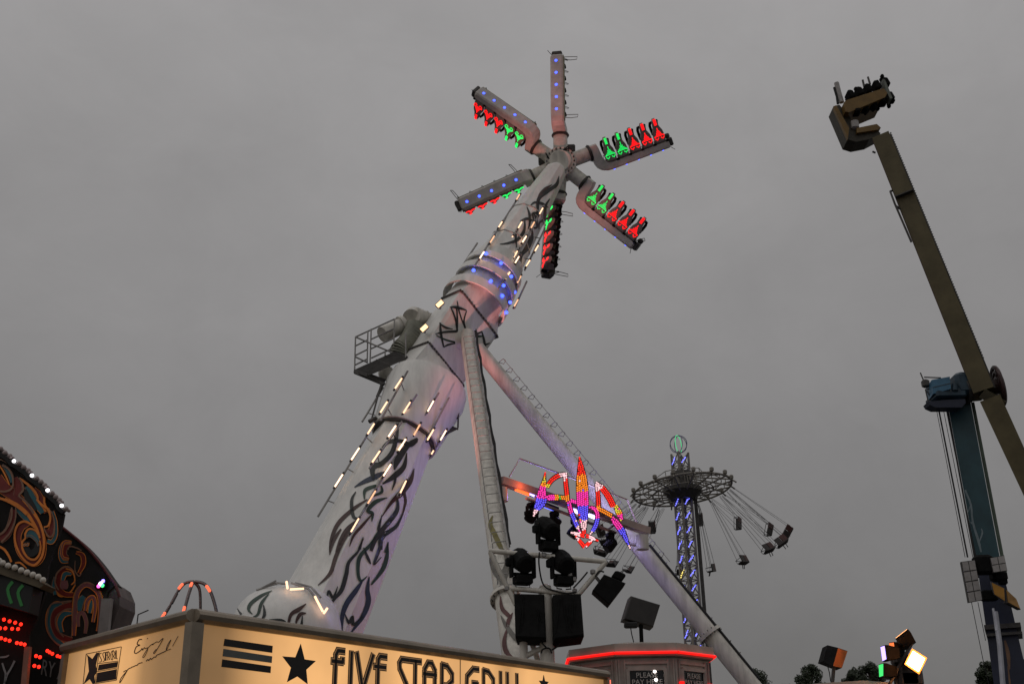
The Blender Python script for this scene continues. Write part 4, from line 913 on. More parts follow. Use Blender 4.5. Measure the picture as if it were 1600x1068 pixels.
scroll(fp1, PV1, zf, sf, [
 (RD_, [(-60, 560, 200), (60, 700, 180), (200, 800, 160), (330, 900, 120), (420, 1010, 120), (470, 1120, 100)]), (RD_, [(230, 540, 60), (270, 640, 110), (270, 740, 100), (240, 820, 60)]), (RD_, [(520, 700, 30), (600, 800, 80), (640, 900, 80), (680, 1000, 50), (700, 1080, 40)]),
 (TL_, [(40, 350, 20), (110, 420, 60), (170, 520, 70), (185, 620, 40)]), (TL_, [(400, 680, 40), (450, 770, 100), (510, 880, 110), (600, 1000, 90), (650, 1080, 60)]), (BKP, [(390, 720, 40), (420, 840, 90), (490, 960, 90), (540, 1050, 80)]),
 (TN_, [(-20, 265, 22), (60, 290, 20), (180, 370, 20), (320, 480, 20), (440, 570, 22), (540, 660, 24)]), (OR_, [(530, 650, 20), (620, 740, 30), (675, 840, 34), (680, 930, 26), (720, 1010, 26), (770, 1090, 26)]), (OR_, [(300, 545, 14), (380, 610, 34), (490, 700, 36), (570, 810, 34), (590, 900, 28), (650, 980, 30), (710, 1060, 30)]),
 (TN_, [(300, 545, 16), (350, 640, 26), (360, 740, 28), (300, 820, 26), (400, 910, 30), (480, 1020, 36), (520, 1090, 38)]), (OR_, [(-20, 850, 34), (100, 890, 40), (240, 960, 46), (340, 1030, 46), (420, 1100, 50)]),
 (TN_, [(40, 360, 24), (130, 410, 24), (190, 500, 26), (210, 600, 26), (200, 690, 26), (150, 740, 30), (70, 760, 30), (-20, 745, 28)]), (OR_, [(-10, 340, 18), (60, 450, 24), (120, 570, 24), (155, 660, 18)])])
zf2 = (0, 780); sf2 = 7.12
scroll(fp1, PV1, zf2, sf2, [
 (RD_, [(330, 270, 20), (230, 310, 80), (195, 420, 70), (220, 560, 70), (290, 660, 70), (380, 710, 60), (450, 660, 60), (480, 560, 60), (470, 420, 60), (420, 300, 60), (340, 180, 60)]), (RD_, [(150, 110, 50), (130, 250, 70), (80, 380, 80), (0, 450, 80)]), (RD_, [(580, 150, 40), (590, 260, 60), (580, 350, 70), (550, 390, 50), (520, 330, 30)]), (TL_, [(190, 110, 30), (280, 190, 60), (340, 240, 40)]), (TL_, [(590, 130, 16), (625, 250, 22), (625, 390, 30), (580, 470, 40), (530, 460, 40)]), (TL_, [(290, 430, 20), (330, 370, 60), (390, 400, 50), (430, 470, 30)]), (BKP, [(300, 470, 60), (300, 560, 80), (350, 600, 80), (410, 560, 70), (420, 490, 50)]),
 (OR_, [(60, 0, 36), (190, 60, 40), (300, 150, 40), (370, 250, 34), (420, 340, 28), (450, 430, 18)]), (OR_, [(260, 0, 30), (340, 90, 34), (410, 190, 32), (460, 290, 28), (490, 400, 26), (495, 520, 26), (470, 640, 26), (400, 725, 26), (330, 715, 24), (250, 640, 22), (190, 520, 22), (170, 400, 22), (200, 290, 24), (270, 245, 24), (340, 270, 24), (400, 320, 18)]),
 (OR_, [(440, 400, 16), (400, 345, 20), (330, 330, 22), (290, 380, 22), (290, 430, 20), (255, 480, 22), (265, 570, 24), (320, 650, 24), (390, 670, 24), (440, 620, 22), (460, 540, 20), (450, 460, 14)]), (TN_, [(140, 90, 16), (130, 220, 24), (60, 350, 24), (-10, 400, 24)]), (TN_, [(185, 80, 12), (180, 220, 16), (120, 370, 18), (20, 480, 18)]), (TN_, [(550, 100, 14), (600, 190, 16), (615, 300, 16), (600, 390, 16), (560, 420, 16), (510, 350, 14), (500, 310, 12)]), (OR_, [(420, 0, 24), (470, 60, 26), (540, 110, 26), (570, 200, 22), (550, 290, 20), (500, 310, 14)]),
 (TL_, [(270, 520, 8), (290, 505, 10), (320, 510, 10), (325, 485, 6)]), (TL_, [(300, 410, 10), (360, 415, 14), (420, 470, 12), (440, 520, 8)]), (OR_, [(-10, 520, 24), (60, 560, 26), (110, 630, 26), (140, 700, 22)]), (OR_, [(180, 710, 14), (240, 710, 20), (310, 770, 12)])])
scroll(fp2, PV2, zf2, sf2, [
 (TL_, [(800, 480, 14), (710, 480, 24), (670, 580, 26), (690, 680, 30), (760, 690, 16)]), (RD_, [(790, 510, 20), (730, 530, 46), (720, 610, 40), (760, 640, 20)]), (PKP, [(790, 470, 10), (720, 470, 14), (690, 560, 14), (700, 640, 14), (770, 660, 10)]), (TN_, [(760, 560, 10), (780, 520, 14), (860, 540, 16), (910, 570, 10)]), (RD_, [(850, 590, 16), (920, 620, 40), (930, 720, 40), (880, 820, 20)]), (TN_, [(840, 680, 8), (840, 790, 12), (880, 850, 14), (910, 820, 8)]),
 (RD_, [(820, 820, 30), (740, 780, 70), (660, 860, 70), (650, 980, 60), (720, 1050, 50), (820, 1060, 40)]), (TL_, [(620, 860, 20), (600, 960, 26), (620, 1060, 30)]), (TL_, [(800, 830, 24), (730, 830, 44), (700, 910, 30)]), (PKP, [(720, 900, 60), (720, 960, 80), (720, 1000, 50)]), (TN_, [(840, 950, 12), (830, 820, 16), (750, 750, 18), (650, 810, 18), (620, 920, 16), (660, 1010, 16)]), (OR_, [(800, 950, 12), (840, 900, 14), (810, 800, 12), (740, 770, 14)])])
zf3 = (0, 880); sf3 = 5.68
scroll(fp2, PV2, zf3, sf3, [
 (TL_, [(640, 430, 20), (520, 360, 40), (450, 410, 40), (430, 530, 40), (470, 640, 40), (560, 720, 36), (660, 735, 20)]), (RD_, [(640, 370, 60), (560, 390, 50), (490, 440, 44), (480, 540, 50), (530, 640, 50), (640, 680, 40)]), (TL_, [(640, 440, 20), (570, 450, 44), (530, 520, 40), (550, 610, 30)]), (TN_, [(640, 330, 10), (560, 340, 14), (460, 360, 14), (425, 450, 14), (420, 550, 14), (460, 660, 14), (560, 740, 14), (660, 745, 10)]), (OR_, [(520, 200, 10), (500, 240, 14), (540, 290, 16), (620, 260, 14), (670, 190, 12)]), (TN_, [(650, 400, 10), (580, 410, 12), (500, 480, 12), (510, 580, 12), (570, 650, 12)]),
 (PKP, [(660, 640, 20), (670, 400, 40), (690, 260, 34), (760, 190, 30), (840, 220, 34), (890, 300, 34), (890, 480, 26), (870, 600, 16)]), (PKP, [(700, 560, 14), (700, 460, 22), (740, 440, 24), (770, 520, 22), (760, 620, 14)]), (PKP, [(760, 420, 16), (780, 330, 24), (830, 300, 26), (850, 380, 22), (830, 520, 16)]), (TL_, [(710, 420, 30), (720, 340, 50), (750, 290, 30)]), (TL_, [(800, 440, 24), (810, 380, 30), (820, 330, 14)]), (TN_, [(640, 660, 8), (655, 420, 10), (680, 250, 10), (760, 170, 10), (850, 200, 10), (905, 300, 10), (910, 500, 8)])])
# round bulbs along the top edge and the canopy edge
BLB = mat('frosted_bulb', (.34, .27, .26), .3, 0, .15, 9); BLL = glow('lit_white_bulb', (1, .97, 1), 2.5); BLW = mat('pearl_bulb', (.62, .57, .5), .28, 0, .12, 9)
me_off = mesh_of(MB().ball(V(), .037, 10, 8).cyl(V((0, .02, 0)), V((0, .12, 0)), .022, .022, 8), 'bulb', BLB, True); me_on = mesh_of(MB().ball(V(), .027, 10, 8), 'bulb', BLL, True); me_w = mesh_of(MB().ball(V(), .042, 10, 8), 'bulb', BLW, True)
acc = 0; k = 0; L = [(0+x/9.709, 690+y/9.709) for x, y in ((-250, -30), (-150, 10), (-60, 55), (10, 105), (75, 165), (150, 215), (212, 290), (290, 330), (360, 385), (430, 435), (485, 508), (555, 555), (620, 605), (680, 660), (722, 732), (790, 780), (845, 835), (900, 885), (935, 965), (1000, 1015))]
for i, (x, y) in enumerate(L):
    inst(me_on if i in (2, 6, 10, 14, 18) else me_off, fac, Matrix.Translation(at(x, y, FY-.05)-fac.location))
MB().tube([at(x-3, y+5, FY-.02) for x, y in L], .05, 6).build('bulb_rail', BKP, fac)
for x, y in ((-80, 640), (-10, 680), (30, 705), (90, 735), (165, 755), (235, 785), (300, 810), (365, 835), (425, 858), (478, 895)):
    inst(me_w, fac, Matrix.Translation(at(x/7.12, 780+y/7.12, FY-.45)-fac.location))
can = MB().prism([at(x, y, FY-.42) for x, y in ((-60, 880), (-10, 876), (55, 902), (70, 912), (62, 918), (0, 896), (-60, 890))], V((0, .4, 0))); can.build('canopy_edge', mat('dark_gold_trim', (.13, .10, .06), .4, .3, .4, 4), fac)
cb_ = MB().prism([at(x, y, FY-.35) for x, y in ((-60, 888), (-5, 894), (52, 917), (44, 956), (-5, 942), (-60, 934))], V((0, .33, 0))).build('chevron_box', BKP, fac)
CH = glow('dim_green_chevron', (.01, .25, .03), .09)
for x0 in (-30, 8, 24):
    pts = [(x0+12, 905+x0*.35, 5), (x0+4, 918+x0*.3, 5), (x0+10, 940+x0*.25, 5)]
    mb = MB(); ribbon(mb, pts, None, 0, 3, 2, lambda x, y: at(x, y, FY-.357)); mb.build('chevron', CH, cb_)
MB().tube([at(49, 928, FY-.3), at(46, 938, FY-.3), at(43, 952, FY-.3)], .03, 6).build('red_trim_lamp', glow('dull_red_trim', (1, .12, .05), .5), fac)
me_r = mesh_of(MB().ball(V(), .024, 8, 6), 'red_lamp', glow('red_round_lamp', (1, .02, .008), 2.2), True)
rows = [[(35, 495), (85, 510), (135, 522), (185, 537)], [(0, 572), (48, 572), (108, 576), (160, 578)], [(10, 660), (48, 672), (85, 682), (150, 702), (185, 708), (218, 716)], [(320, 818), (355, 828)], [(305, 905), (345, 914)], [(420, 772), (440, 785), (465, 798), (510, 818), (535, 828), (555, 838), (590, 845), (604, 856)], [(-60, 480), (-20, 490)], [(-50, 570)], [(-40, 645)]]
bk = MB()
for r in rows:
    for x, y in r: inst(me_r, fac, Matrix.Translation(at(x/sf3, 880+y/sf3, (FY if x < 260 else FY2-.9 if x < 400 else FY2)-.12)-fac.location))
MB().beam(at(44, 1010, FY-.05), at(38, 1075, FY-.05), .07, .08).build('frame_post', mat('painted_red_light_post', (.3, .12, .08), .5, 0, .3, 3), fac)  # red lamp light put into the post's base colour
SW = mat('grey_sign_lettering', (.25, .25, .25), .5, 0, .2, 3)
def quickM(p, ux, upv): nn = ux.cross(upv).normalized(); return Matrix(((ux.x, upv.x, nn.x, p.x), (ux.y, upv.y, nn.y, p.y), (ux.z, upv.z, nn.z, p.z), (0, 0, 0, 1)))
ux_ = V((.96, 0, -.28)).normalized(); uv_ = V((.0, 0, 1))
board = MB().prism([at(x, y, FY2-.2) for x, y in ((46, 1022), (115, 1030), (115, 1090), (44, 1090))], V((0, .12, 0))).build('sign_board', BKP, fac)
text_mesh('RY AT', .3, quickM(at(88, 1049, FY2-.212), ux_, uv_) @ Matrix.Diagonal((.56, 1, 1, 1)), 'lettering', SW, board, .003)
for pts in ([(0, 830, 14), (50, 825, 16), (80, 810, 10)], [(20, 880, 14), (35, 930, 18), (50, 980, 18), (40, 1060, 16)], [(130, 860, 18), (95, 930, 16), (60, 990, 18), (35, 1080, 16)]):
    mb = MB(); ribbon(mb, Z(zf3, sf3, [(x, y, w_/sf3) for x, y, w_ in pts]), None, 0, 5, 2, lambda x, y: at(x, y, FY-.02)); mb.build('lettering', SW, fp1)
sl_ = thing('disco_lamp', at(158, 911, FY2-.15), 'small sparkling white, violet and green lamp on the painted ride front edge', 'lamp')
for (x, y, c, s) in ((157, 911, (.9, .85, 1), 6), (154, 915, (1, .1, .5), 3), (161, 907, (.2, .15, 1), 5), (160, 914, (.05, .9, .2), 3)): MB().ball(at(x, y, FY2-.17), .026, 8, 6).build('lamp_bead', glow('bead_%d' % x, c, s), sl_, smooth=True)
MB().bbox(at(158, 912, FY2-.06), (.16, .1, .14), None, .02).build('casing', BLACK, sl_)

# ------------------------------------------------------------------ light crown behind the stall
M_rl = mesh_of(MB().ball(V(), .034, 6, 5), 'red_lamp', glow('pale_red_lamp', (1, .16, .07), 1.3), True)
KY = 24; kt = at(303, 908, KY); kb = at(300, 975, KY)
kio = thing('round_kiosk', V((kt.x, KY, 0)), 'arched crown of dark tubes with red lamps on a round kiosk behind the food stall', 'kiosk')
MB().rings([(V((kt.x, KY, 0)), .7), (V((kt.x, KY, kb.z-.3)), .7), (V((kt.x, KY, kb.z-.28)), .95), (V((kt.x, KY, kb.z)), .75)], 20).build('kiosk', mat('kiosk_paint', (.2, .1, .08), .5, 0, .3, 2), kio, smooth=True)
for pts, lit, Yf in (([(303, 908), (290, 910), (280, 920), (268, 942), (252, 968)], (.42, .95), 23.4), ([(302, 908), (298, 918), (292, 938), (285, 966)], (.22, .85), 23.2), ([(304, 909), (311, 918), (313, 935), (313, 970)], (), 24.4), ([(305, 908), (318, 911), (328, 922), (336, 945), (341, 970)], (.45,), 24)):
    P = smooth_path([(x, y, KY+(Yf-KY)*i/(len(pts)-1)) for i, (x, y) in enumerate(pts)], 6); P = [at(*p) for p in P]
    tu = MB().tube(P, .035, 6).build('arch_tube', DSTEEL, kio, smooth=True)
    off = MB()
    for i in range(len(P)*2-2):
        q = lerp(P[i//2], P[i//2+1], (i % 2)/2); off.ball(q+V((0, -.04, 0)), .02, 5, 4)
    off.build('unlit_lamps', BLB, tu, kind='stuff')
    for t in lit:
        for j in range(5):
            f = min(.999, max(0, t-.06+j*.03))*(len(P)-1); q = lerp(P[int(f)], P[min(len(P)-1, int(f)+1)], f % 1); inst(M_rl, tu, Matrix.Translation(q+V((0, -.05, 0))))

# ------------------------------------------------------------------ swing ride
SY = 95
st_ = at(1062, 708, SY); scx = st_.x; swing = thing('swing_tower_ride', V((scx, SY, 0)), 'tall lattice swing ride tower with spoked canopy, blue lamps and a ring globe', 'swing ride')
LAT = mat('grey_lattice_paint', (.24, .22, .19), .5, .2, .3, 2)
hw = .6; topz = st_.z; rot = R_(28)
cs_ = [V((math.cos(rot+k*math.pi/2+math.pi/4), math.sin(rot+k*math.pi/2+math.pi/4), 0))*hw*1.25 for k in range(4)]
def tw(k, z): return V((scx, SY, z))+cs_[k % 4]
for k in range(4): MB().cyl(tw(k, 0), tw(k, topz), .1, .1, 8).build('tower_post', LAT, swing, smooth=True)
BLD = glow('blue_led_strip', (.16, .17, 1), 2.5); YLD = glow('yellow_led_strip', (1, .8, .2), 1.5)
nb = 24; bh = topz/nb
for j in range(nb):
    if (j+1)*bh < 3: continue
    br = MB()
    for k in range(4):
        a, b = tw(k, j*bh), tw(k+1, (j+1)*bh); a2, b2 = tw(k+1, j*bh), tw(k, (j+1)*bh)
        br.tube([a, b], .05, 5).tube([a2, b2], .05, 5).tube([tw(k, j*bh), tw(k+1, j*bh)], .045, 5)
    bro = br.build('lattice_bay', LAT, swing)
    for k in range(4):
        md = (tw(k, j*bh)+tw(k+1, j*bh))/2
        if (md-V((scx, SY, md.z))).y < 0:
            o = (md-V((scx, SY, md.z))).normalized()*.12
            a, b = lerp(tw(k, j*bh), tw(k+1, (j+1)*bh), .2)+o, lerp(tw(k, j*bh), tw(k+1, (j+1)*bh), .62)+o
            g = MB()
            for q in range(9): g.ball(lerp(a, b, q/8)+V((random.uniform(-.04, .04), 0, random.uniform(-.04, .04))), .042, 5, 4)
            g.build('lamp_strip', YLD if (j == 15 and k % 2) else BLD, bro, kind='stuff')
MB().beam(V((scx+1.15, SY+.5, 0)), V((scx+1.15, SY+.5, topz-3)), .28, .28).build('cable_duct', DSTEEL, swing)
# globe of ring tubes on top
gc = V((scx-.05, SY, topz+.85)); GG = glow('green_led_ring', (.1, .9, .35), .7); GB = mat('blue_grey_ring', (.12, .13, .25), .4, .2, .1, 3)
for k in range(4):
    an = k*math.pi/4+.3; pts = [gc+V((math.cos(an)*math.cos(q*math.tau/24), math.sin(an)*math.cos(q*math.tau/24), math.sin(q*math.tau/24)))*.8 for q in range(24)]
    MB().tube(pts, .032, 5, True).build('globe_ring', GB if k != 1 else GG, swing, smooth=True)
# canopy
cz = at(1064, 765, SY).z; CRr = rpx(V((scx, SY, cz)), 154); cc = V((scx, SY, cz)); tilt = Matrix.Rotation(R_(-5), 3, 'Y') @ Matrix.Rotation(R_(-4), 3, 'X')
def cpt(a, r, z): return cc+tilt @ V((math.cos(a)*r, math.sin(a)*r, z))
NS = 16
MB().tube([cpt(k*math.tau/48, CRr, 0) for k in range(48)], .09, 6, True).build('canopy_ring', LAT, swing, smooth=True)
MB().tube([cpt(k*math.tau/32, CRr*.62, -.25) for k in range(32)], .05, 6, True).tube([cpt(k*math.tau/32, CRr*.8, .25) for k in range(32)], .04, 6, True).build('inner_ring', LAT, swing, smooth=True)
MB().rings([(cc+V((0, 0, -.9)), 1.1), (cc+V((0, 0, -.2)), 1.7), (cc+V((0, 0, .15)), 1.7), (cc+V((0, 0, .2)), 1.0), (cc+V((0, 0, 1.6)), .95)], 12).build('hub_cage', DSTEEL, swing)
for k in range(NS):
    a = k*math.tau/NS+.1
    s = MB().tube([cpt(a, .9, 1.0), cpt(a, CRr, .12)], .07, 6).tube([cpt(a, .9, -.5), cpt(a, CRr, -.05)], .07, 6)
    for r0 in (.3, .5, .7, .88):
        z0 = lerp(1.0, .12, r0); z1 = lerp(-.5, -.05, r0); s.tube([cpt(a, CRr*r0, z0), cpt(a, CRr*r0, z1)], .04, 5)
    s.bbox(cpt(a, CRr*1.01, .3), (.34, .34, .4), None, .08).tube([cpt(a, CRr, .1), cpt(a, CRr*1.09, -.25)], .07, 6); s.build('canopy_spoke', LAT, swing)
rg = MB()
for k in range(8):
    a = k*math.tau/8; rg.tube([cpt(a, 2.1, .2), cpt(a, 2.1, 1.35)], .035, 5).tube([cpt(a, 2.1, 1.35), cpt(a+math.tau/8, 2.1, 1.35)], .035, 5).tube([cpt(a, 2.1, .8), cpt(a+math.tau/8, 2.1, .8)], .03, 5)
rg.build('service_railing', LAT, swing)
# chairs on chains
SEATB = mat('dark_swing_seat', (.025, .018, .016), .5, 0, .3, 4); SEATR = mat('red_swing_back', (.07, .02, .016), .5, 0, .3, 4); CHM = mat('chain_steel', (.10, .10, .10), .5, .5, 0)
chairs = [((1095, 787), (1094, 812), 1, 5.4, 'dark swing chair close below the canopy just right of the lattice tower'), ((1096, 788), (1112, 891), 0, 6, 'lowest swing chair right of the lattice tower, hanging nearly straight'), ((1122, 780), (1154, 818), 1, 6.6, 'dark swing chair alone under the right half of the canopy'), ((1121, 781), (1162, 878), 0, 6.4, 'swing chair second lowest on the right of the tower'), ((1141, 770), (1203, 828), 1, 6.9, 'small far swing chair high on the right, left of the outermost one'), ((1138, 772), (1202, 859), 0, 6.6, 'double swing chair at lower left of the right hand cluster'),
 ((1144, 763), (1223, 848), 0, 6.7, 'double swing chair just below the outermost one on the right'), ((1146, 755), (1232, 832), 1, 6.9, 'outermost swing chair at the far right of the swing ride'), ((1030, 790), (1019, 824), 1, 5.5, 'dark swing chair beside the right end of the cross beam'), ((1010, 787), (946, 846), 0, 6.7, 'swing chair just right of the bulb sign tip, upper of the left cluster'), ((1000, 783), (937, 863), 0, 6.8, 'swing chair leftmost in the left cluster beside the bulb sign tip'), ((1012, 788), (953, 881), 0, 6.8, 'swing chair low in the left cluster above the tilted speaker'),
 ((1037, 790), (980, 891), 0, 6.6, 'swing chair low in the left cluster nearest the sloping leg'), ((996, 780), (936, 830), 1, 6.5, 'swing chair half hidden behind the lower tip of the bulb sign'), ((1060, 790), (1062, 893), 0, 6.2, 'small swing chair hanging between sloping leg and lattice tower')]
wsz = .0555
for i, (A, Cc, back, Lc, lab) in enumerate(chairs):
    dA = ray(*A).normalized(); 
    nn = tilt @ V((0, 0, 1)); tA = (cc-CAM).dot(nn)/dA.dot(nn); Pa = CAM+dA*tA; va = Pa-cc; va = va.normalized()*CRr if va.length > .1 else va
    if back: va = V((va.x, abs(va.y), va.z))
    Pa = cc+va+V((0, 0, -.2))
    dC = ray(*Cc).normalized(); oc = CAM-Pa; bq = oc.dot(dC); D = bq*bq-(oc.length_squared-Lc*Lc)
    t = -bq+(math.sqrt(D) if D > 0 else 0)*(1 if back else -1)
    Pc = CAM+dC*t
    upc = (Pa-Pc).normalized(); rad = V((va.x, va.y, 0)).normalized(); fw = V((-rad.y, rad.x, 0)); fw = (fw-upc*fw.dot(upc)).normalized(); sd_ = fw.cross(upc)
    k_ = 1.1
    sw = thing('swing_chair', Pc, lab, 'swing chair', 'swing chairs of the lattice swing ride')
    ax3 = (sd_, fw, upc)
    MB().bbox(Pc-upc*.05, (1.02*k_, .56, .16), ax3, .04).build('seat', SEATB, sw)
    for q in (-1, 1): MB().bbox(Pc+sd_*q*.26*k_-fw*.22+upc*.24, (.48*k_, .1, .72), ax3, .04).build('backrest', SEATR if q > 0 else SEATB, sw)
    f2 = MB()
    for q in (-1, 1): f2.tube([Pc+sd_*q*.53*k_-fw*.2, Pc+sd_*q*.53*k_+fw*.3, Pc+sd_*q*.53*k_+fw*.34+upc*.3, Pc+sd_*q*.53*k_-fw*.2+upc*.34], .03, 5)
    f2.tube([Pc-sd_*.53*k_+fw*.34+upc*.3, Pc+sd_*.53*k_+fw*.34+upc*.3], .03, 5).tube([Pc+fw*.2-upc*.05, Pc+fw*.35-upc*.45], .04, 5).tube([Pc+fw*.2+sd_*.3-upc*.05, Pc+fw*.38+sd_*.3-upc*.42], .04, 5).build('frame', CHM, sw)
    for q in (-1, 1):
        for e_ in (-1, 1): MB().tube([Pc+sd_*q*.5*k_+fw*e_*.22+upc*.2, Pa+sd_*q*.14+fw*e_*.05], .019, 4).build('chain', CHM, sw)
# ------------------------------------------------------------------ booster ride on the right
GY = 45
BLU = mat('blue_green_tower_paint', (.02, .07, .085), .45, 0, .3, 1.2); NAV = mat('navy_tower_paint', (.014, .02, .045), .45, 0, .35, 1.2); YEL = mat('mustard_arm_paint', (.13, .108, .055), .5, 0, .3, 1.0, spec=.3); YELG = mat('yellow_gondola_paint', (.19, .105, .015), .45, 0, .3, 2); MID = mat('blue_motor_box', (.05, .16, .26), .45, 0, .25, 2)
pv = at(1537, 608, GY)
t0, t1 = at(1499, 632, GY+.6), at(1549, 900, GY+.6); tdir = (t1-t0).normalized(); tf = t0+tdir*(t0.z/-tdir.z)
boo = thing('booster_ride', V((tf.x, tf.y, 0)), 'tall booster ride with blue tower and long mustard arm leaning to upper left', 'fairground ride')
VD = V((t0.x, t0.y, 0)).normalized()      # the ride stands turned to face the walkway
def pw(P, px): return 2*rpx(P, px)
boo_t = MB().beam(t0, t1, pw(t0, 33), .9, VD, pw(t1, 34), .95); tmo = boo_t.build('tower', BLU, boo); TV = boo_t.bvh()
ln_ = MB().beam(t1, tf+V((0, 0, 0)), pw(t1, 36), 1.2, VD, pw(t1, 64), 2.0); lno = ln_.build('tower_base', NAV, boo); TV2 = ln_.bvh()
xax = tdir.cross(VD).normalized(); xax = xax if xax.x > 0 else -xax
for sgn, w_, m in ((1, .14, mat('pale_green_rail', (.14, .19, .14), .5, 0, .3, 2)), (-1, .07, DSTEEL)):
    o = xax*sgn*(pw(t0, 33)/2+w_*.6); MB().beam(t0+o, t1+o, w_, .2, VD).build('guide_rail', m, tmo)
pf = MB()
for dx, r in ((-14, .014), (-22, .035), (-26, .014), (-9, .02)): pf.tube([at(1486+dx*.9, 636, GY), at(1534+dx, 870, GY)], r, 5)
pf.tube([at(1518, 940, GY), at(1536, 1030, GY), at(1545, 1068, GY)], .014, 5).tube([at(1528, 940, GY), at(1540, 1000, GY)], .014, 5)
pf.build('hoist_cables', RUBBER, boo)
for y in (982,):
    p = on_line(t1, tf, y); MB().beam(p-xax*pw(p, 50)/2-V((0, .1, 0)), p+xax*pw(p, 54)/2-V((0, .1, 0)), .18, 1.7, VD).beam(p-xax*pw(p, 48)/2-V((0, .1, .3)), p+xax*pw(p, 54)/2-V((0, .1, .3)), .1, 1.65, VD).build('tower_flange', DSTEEL, lno)
MB().tube([at(1555, 955, GY-1.4), at(1562, 1005, GY-1.5), at(1567, 1068, GY-1.6), at(1572, 1120, GY-1.6)], .1, 8).tube([at(1552, 950, GY-1.2), at(1557, 985, GY-1.5)], .05, 6).build('lightning_pipe', mat('pale_pipe', (.45, .46, .5), .4, .3, .2, 2), lno, smooth=True)
LT = mat('pale_lightning_paint', (.20, .26, .28), .5, 0, .2, 3)
for pts in ([(1494, 715, 1.5), (1500, 740, 2.5), (1508, 765, 3), (1517, 788, 3), (1520, 815, 3), (1529, 845, 4), (1533, 862, 2)], [(1516, 790, 1), (1512, 805, 2), (1519, 818, 2)], [(1530, 846, 1.5), (1535, 832, 2.5), (1533, 825, 1)], [(1490, 680, 1), (1494, 700, 2), (1495, 716, 1.5)]):
    mb = MB(); ribbon(mb, pts, TV, .01, 3, 2); mb.f and mb.build('lightning_bolt', LT, tmo)
for pts in ([(1570, 1000, 3), (1575, 1020, 6), (1577, 1045, 3)], [(1575, 1040, 2), (1578, 1068, 3)]):
    mb = MB(); ribbon(mb, pts, TV2, .01, 3, 2); mb.f and mb.build('lightning_bolt', mat('painted_orange_light', (.2, .11, .06), .5, 0, .3, 3), lno)  # bolt paint with orange light put into its colour
# lamp panels
LP = mat('pale_lamp_panel', (.40, .38, .36), .35, 0, .2, 5)
def gridpanel(corners, nx, ny, m, name, label=None):
    q = [at(*c) for c in corners]; nn = (q[1]-q[0]).cross(q[3]-q[0]).normalized(); nn = nn if nn.dot(CAM-q[0]) > 0 else -nn
    bk_ = MB().prism(q, -nn*.15).build(name, DSTEEL, boo)
    for i in range(nx):
        for j in range(ny):
            def P(u_, v_): return lerp(lerp(q[0], q[1], u_), lerp(q[3], q[2], u_), v_)
            e_ = .06; u0, u1, v0, v1 = (i+e_)/nx, (i+1-e_)/nx, (j+e_)/ny, (j+1-e_)/ny
            MB().prism([P(u0, v0)+nn*.02, P(u1, v0)+nn*.02, P(u1, v1)+nn*.02, P(u0, v1)+nn*.02], -nn*.03).build('panel_pane', m, bk_)
gridpanel([(1502, 877, GY-1.6), (1523, 874, GY-1.6), (1535, 937, GY-1.5), (1514, 941, GY-1.5)], 2, 4, LP, 'lamp_panel')
gridpanel([(1547, 871, GY-1.6), (1569, 867, GY-1.6), (1574, 891, GY-1.6), (1552, 894, GY-1.6)], 2, 2, LP, 'lamp_panel')
OPN = mat('orange_panel', (.42, .20, .02), .45, 0, .25, 3)
gridpanel([(1548, 908, GY-1.7), (1570, 918, GY-1.8), (1571, 940, GY-1.8), (1553, 928, GY-1.7)], 1, 1, OPN, 'side_panel'); gridpanel([(1571, 919, GY-1.8), (1588, 935, GY-1.3), (1595, 952, GY-1.3), (1574, 941, GY-1.8)], 1, 1, OPN, 'side_panel')
MB().bbox(at(1537, 882, GY-1.3), (.75, .5, .75), None, .1).bbox(at(1560, 900, GY-1), (.6, .5, .4), None, .1).bbox(at(1545, 930, GY-1.2), (.6, .4, .4), None, .05).bbox(at(1566, 903, GY-1), (.3, .3, .5), None, .05).build('control_gear', BLACK, boo, kind='stuff')
# head: platform, motor boxes, slewing drum
hd_ = MB().prism([at(x, y, GY-.6) for x, y in ((1450, 627), (1453, 632), (1462, 636), (1503, 636), (1509, 629), (1508, 623), (1480, 624))], V((0, .6, 0))).build('head_platform', NAV, boo)
MB().bbox(at(1499, 605, GY), (.75, 1.4, 1.0), None, .15).cyl(at(1492, 593, GY-.3), at(1505, 592, GY-.3), .16, .16, 12).cyl(at(1484, 612, GY-.4), at(1500, 616, GY-.4), .3, .3, 14).cyl(at(1492, 600, GY-.7), at(1492, 610, GY-.7), .13, .13, 10).bbox(at(1478, 622, GY), (1.3, 1.4, .35), None, .1).build('drive_unit', mat('dark_blue_drive', (.02, .05, .075), .5, 0, .4, 3), boo, smooth=True)
mq = [at(1456, 593, GY-.6), at(1484, 588, GY-.8), at(1486, 607, GY-.8), at(1458, 615, GY-.6)]; MB().prism(mq, V((.1, 1.0, 0))).build('motor_box', MID, boo)
MB().beam(lerp(mq[0], mq[3], .55)-V((0, .01, 0)), lerp(mq[1], mq[2], .55)-V((0, .01, 0)), .02, .02).build('box_seam', DSTEEL, boo)
rl = MB(); tb = lambda *p: rl.tube([at(*q) for q in p], .03, 5)
tb((1438, 582, GY), (1448, 606, GY)); tb((1444, 589, GY), (1470, 590, GY)); tb((1446, 608, GY), (1451, 630, GY)); tb((1446, 608, GY), (1456, 607, GY)); tb((1448, 610, GY), (1455, 622, GY)); tb((1452, 609, GY), (1455, 624, GY)); tb((1453, 625, GY), (1470, 622, GY))
rl.bbox(at(1446, 599, GY), (.3, .3, .35), None, .06).build('head_railing', DSTEEL, boo)
d0, d1 = at(1508, 608, GY-.1), at(1528, 605, GY-.1)
MB().cyl(d0, d1, pw(d0, 40)/2, pw(d0, 42)/2, 24).build('slew_drum', YEL, boo, smooth=True)
bo = MB(); xx, yy, az = frame(d1-d0)
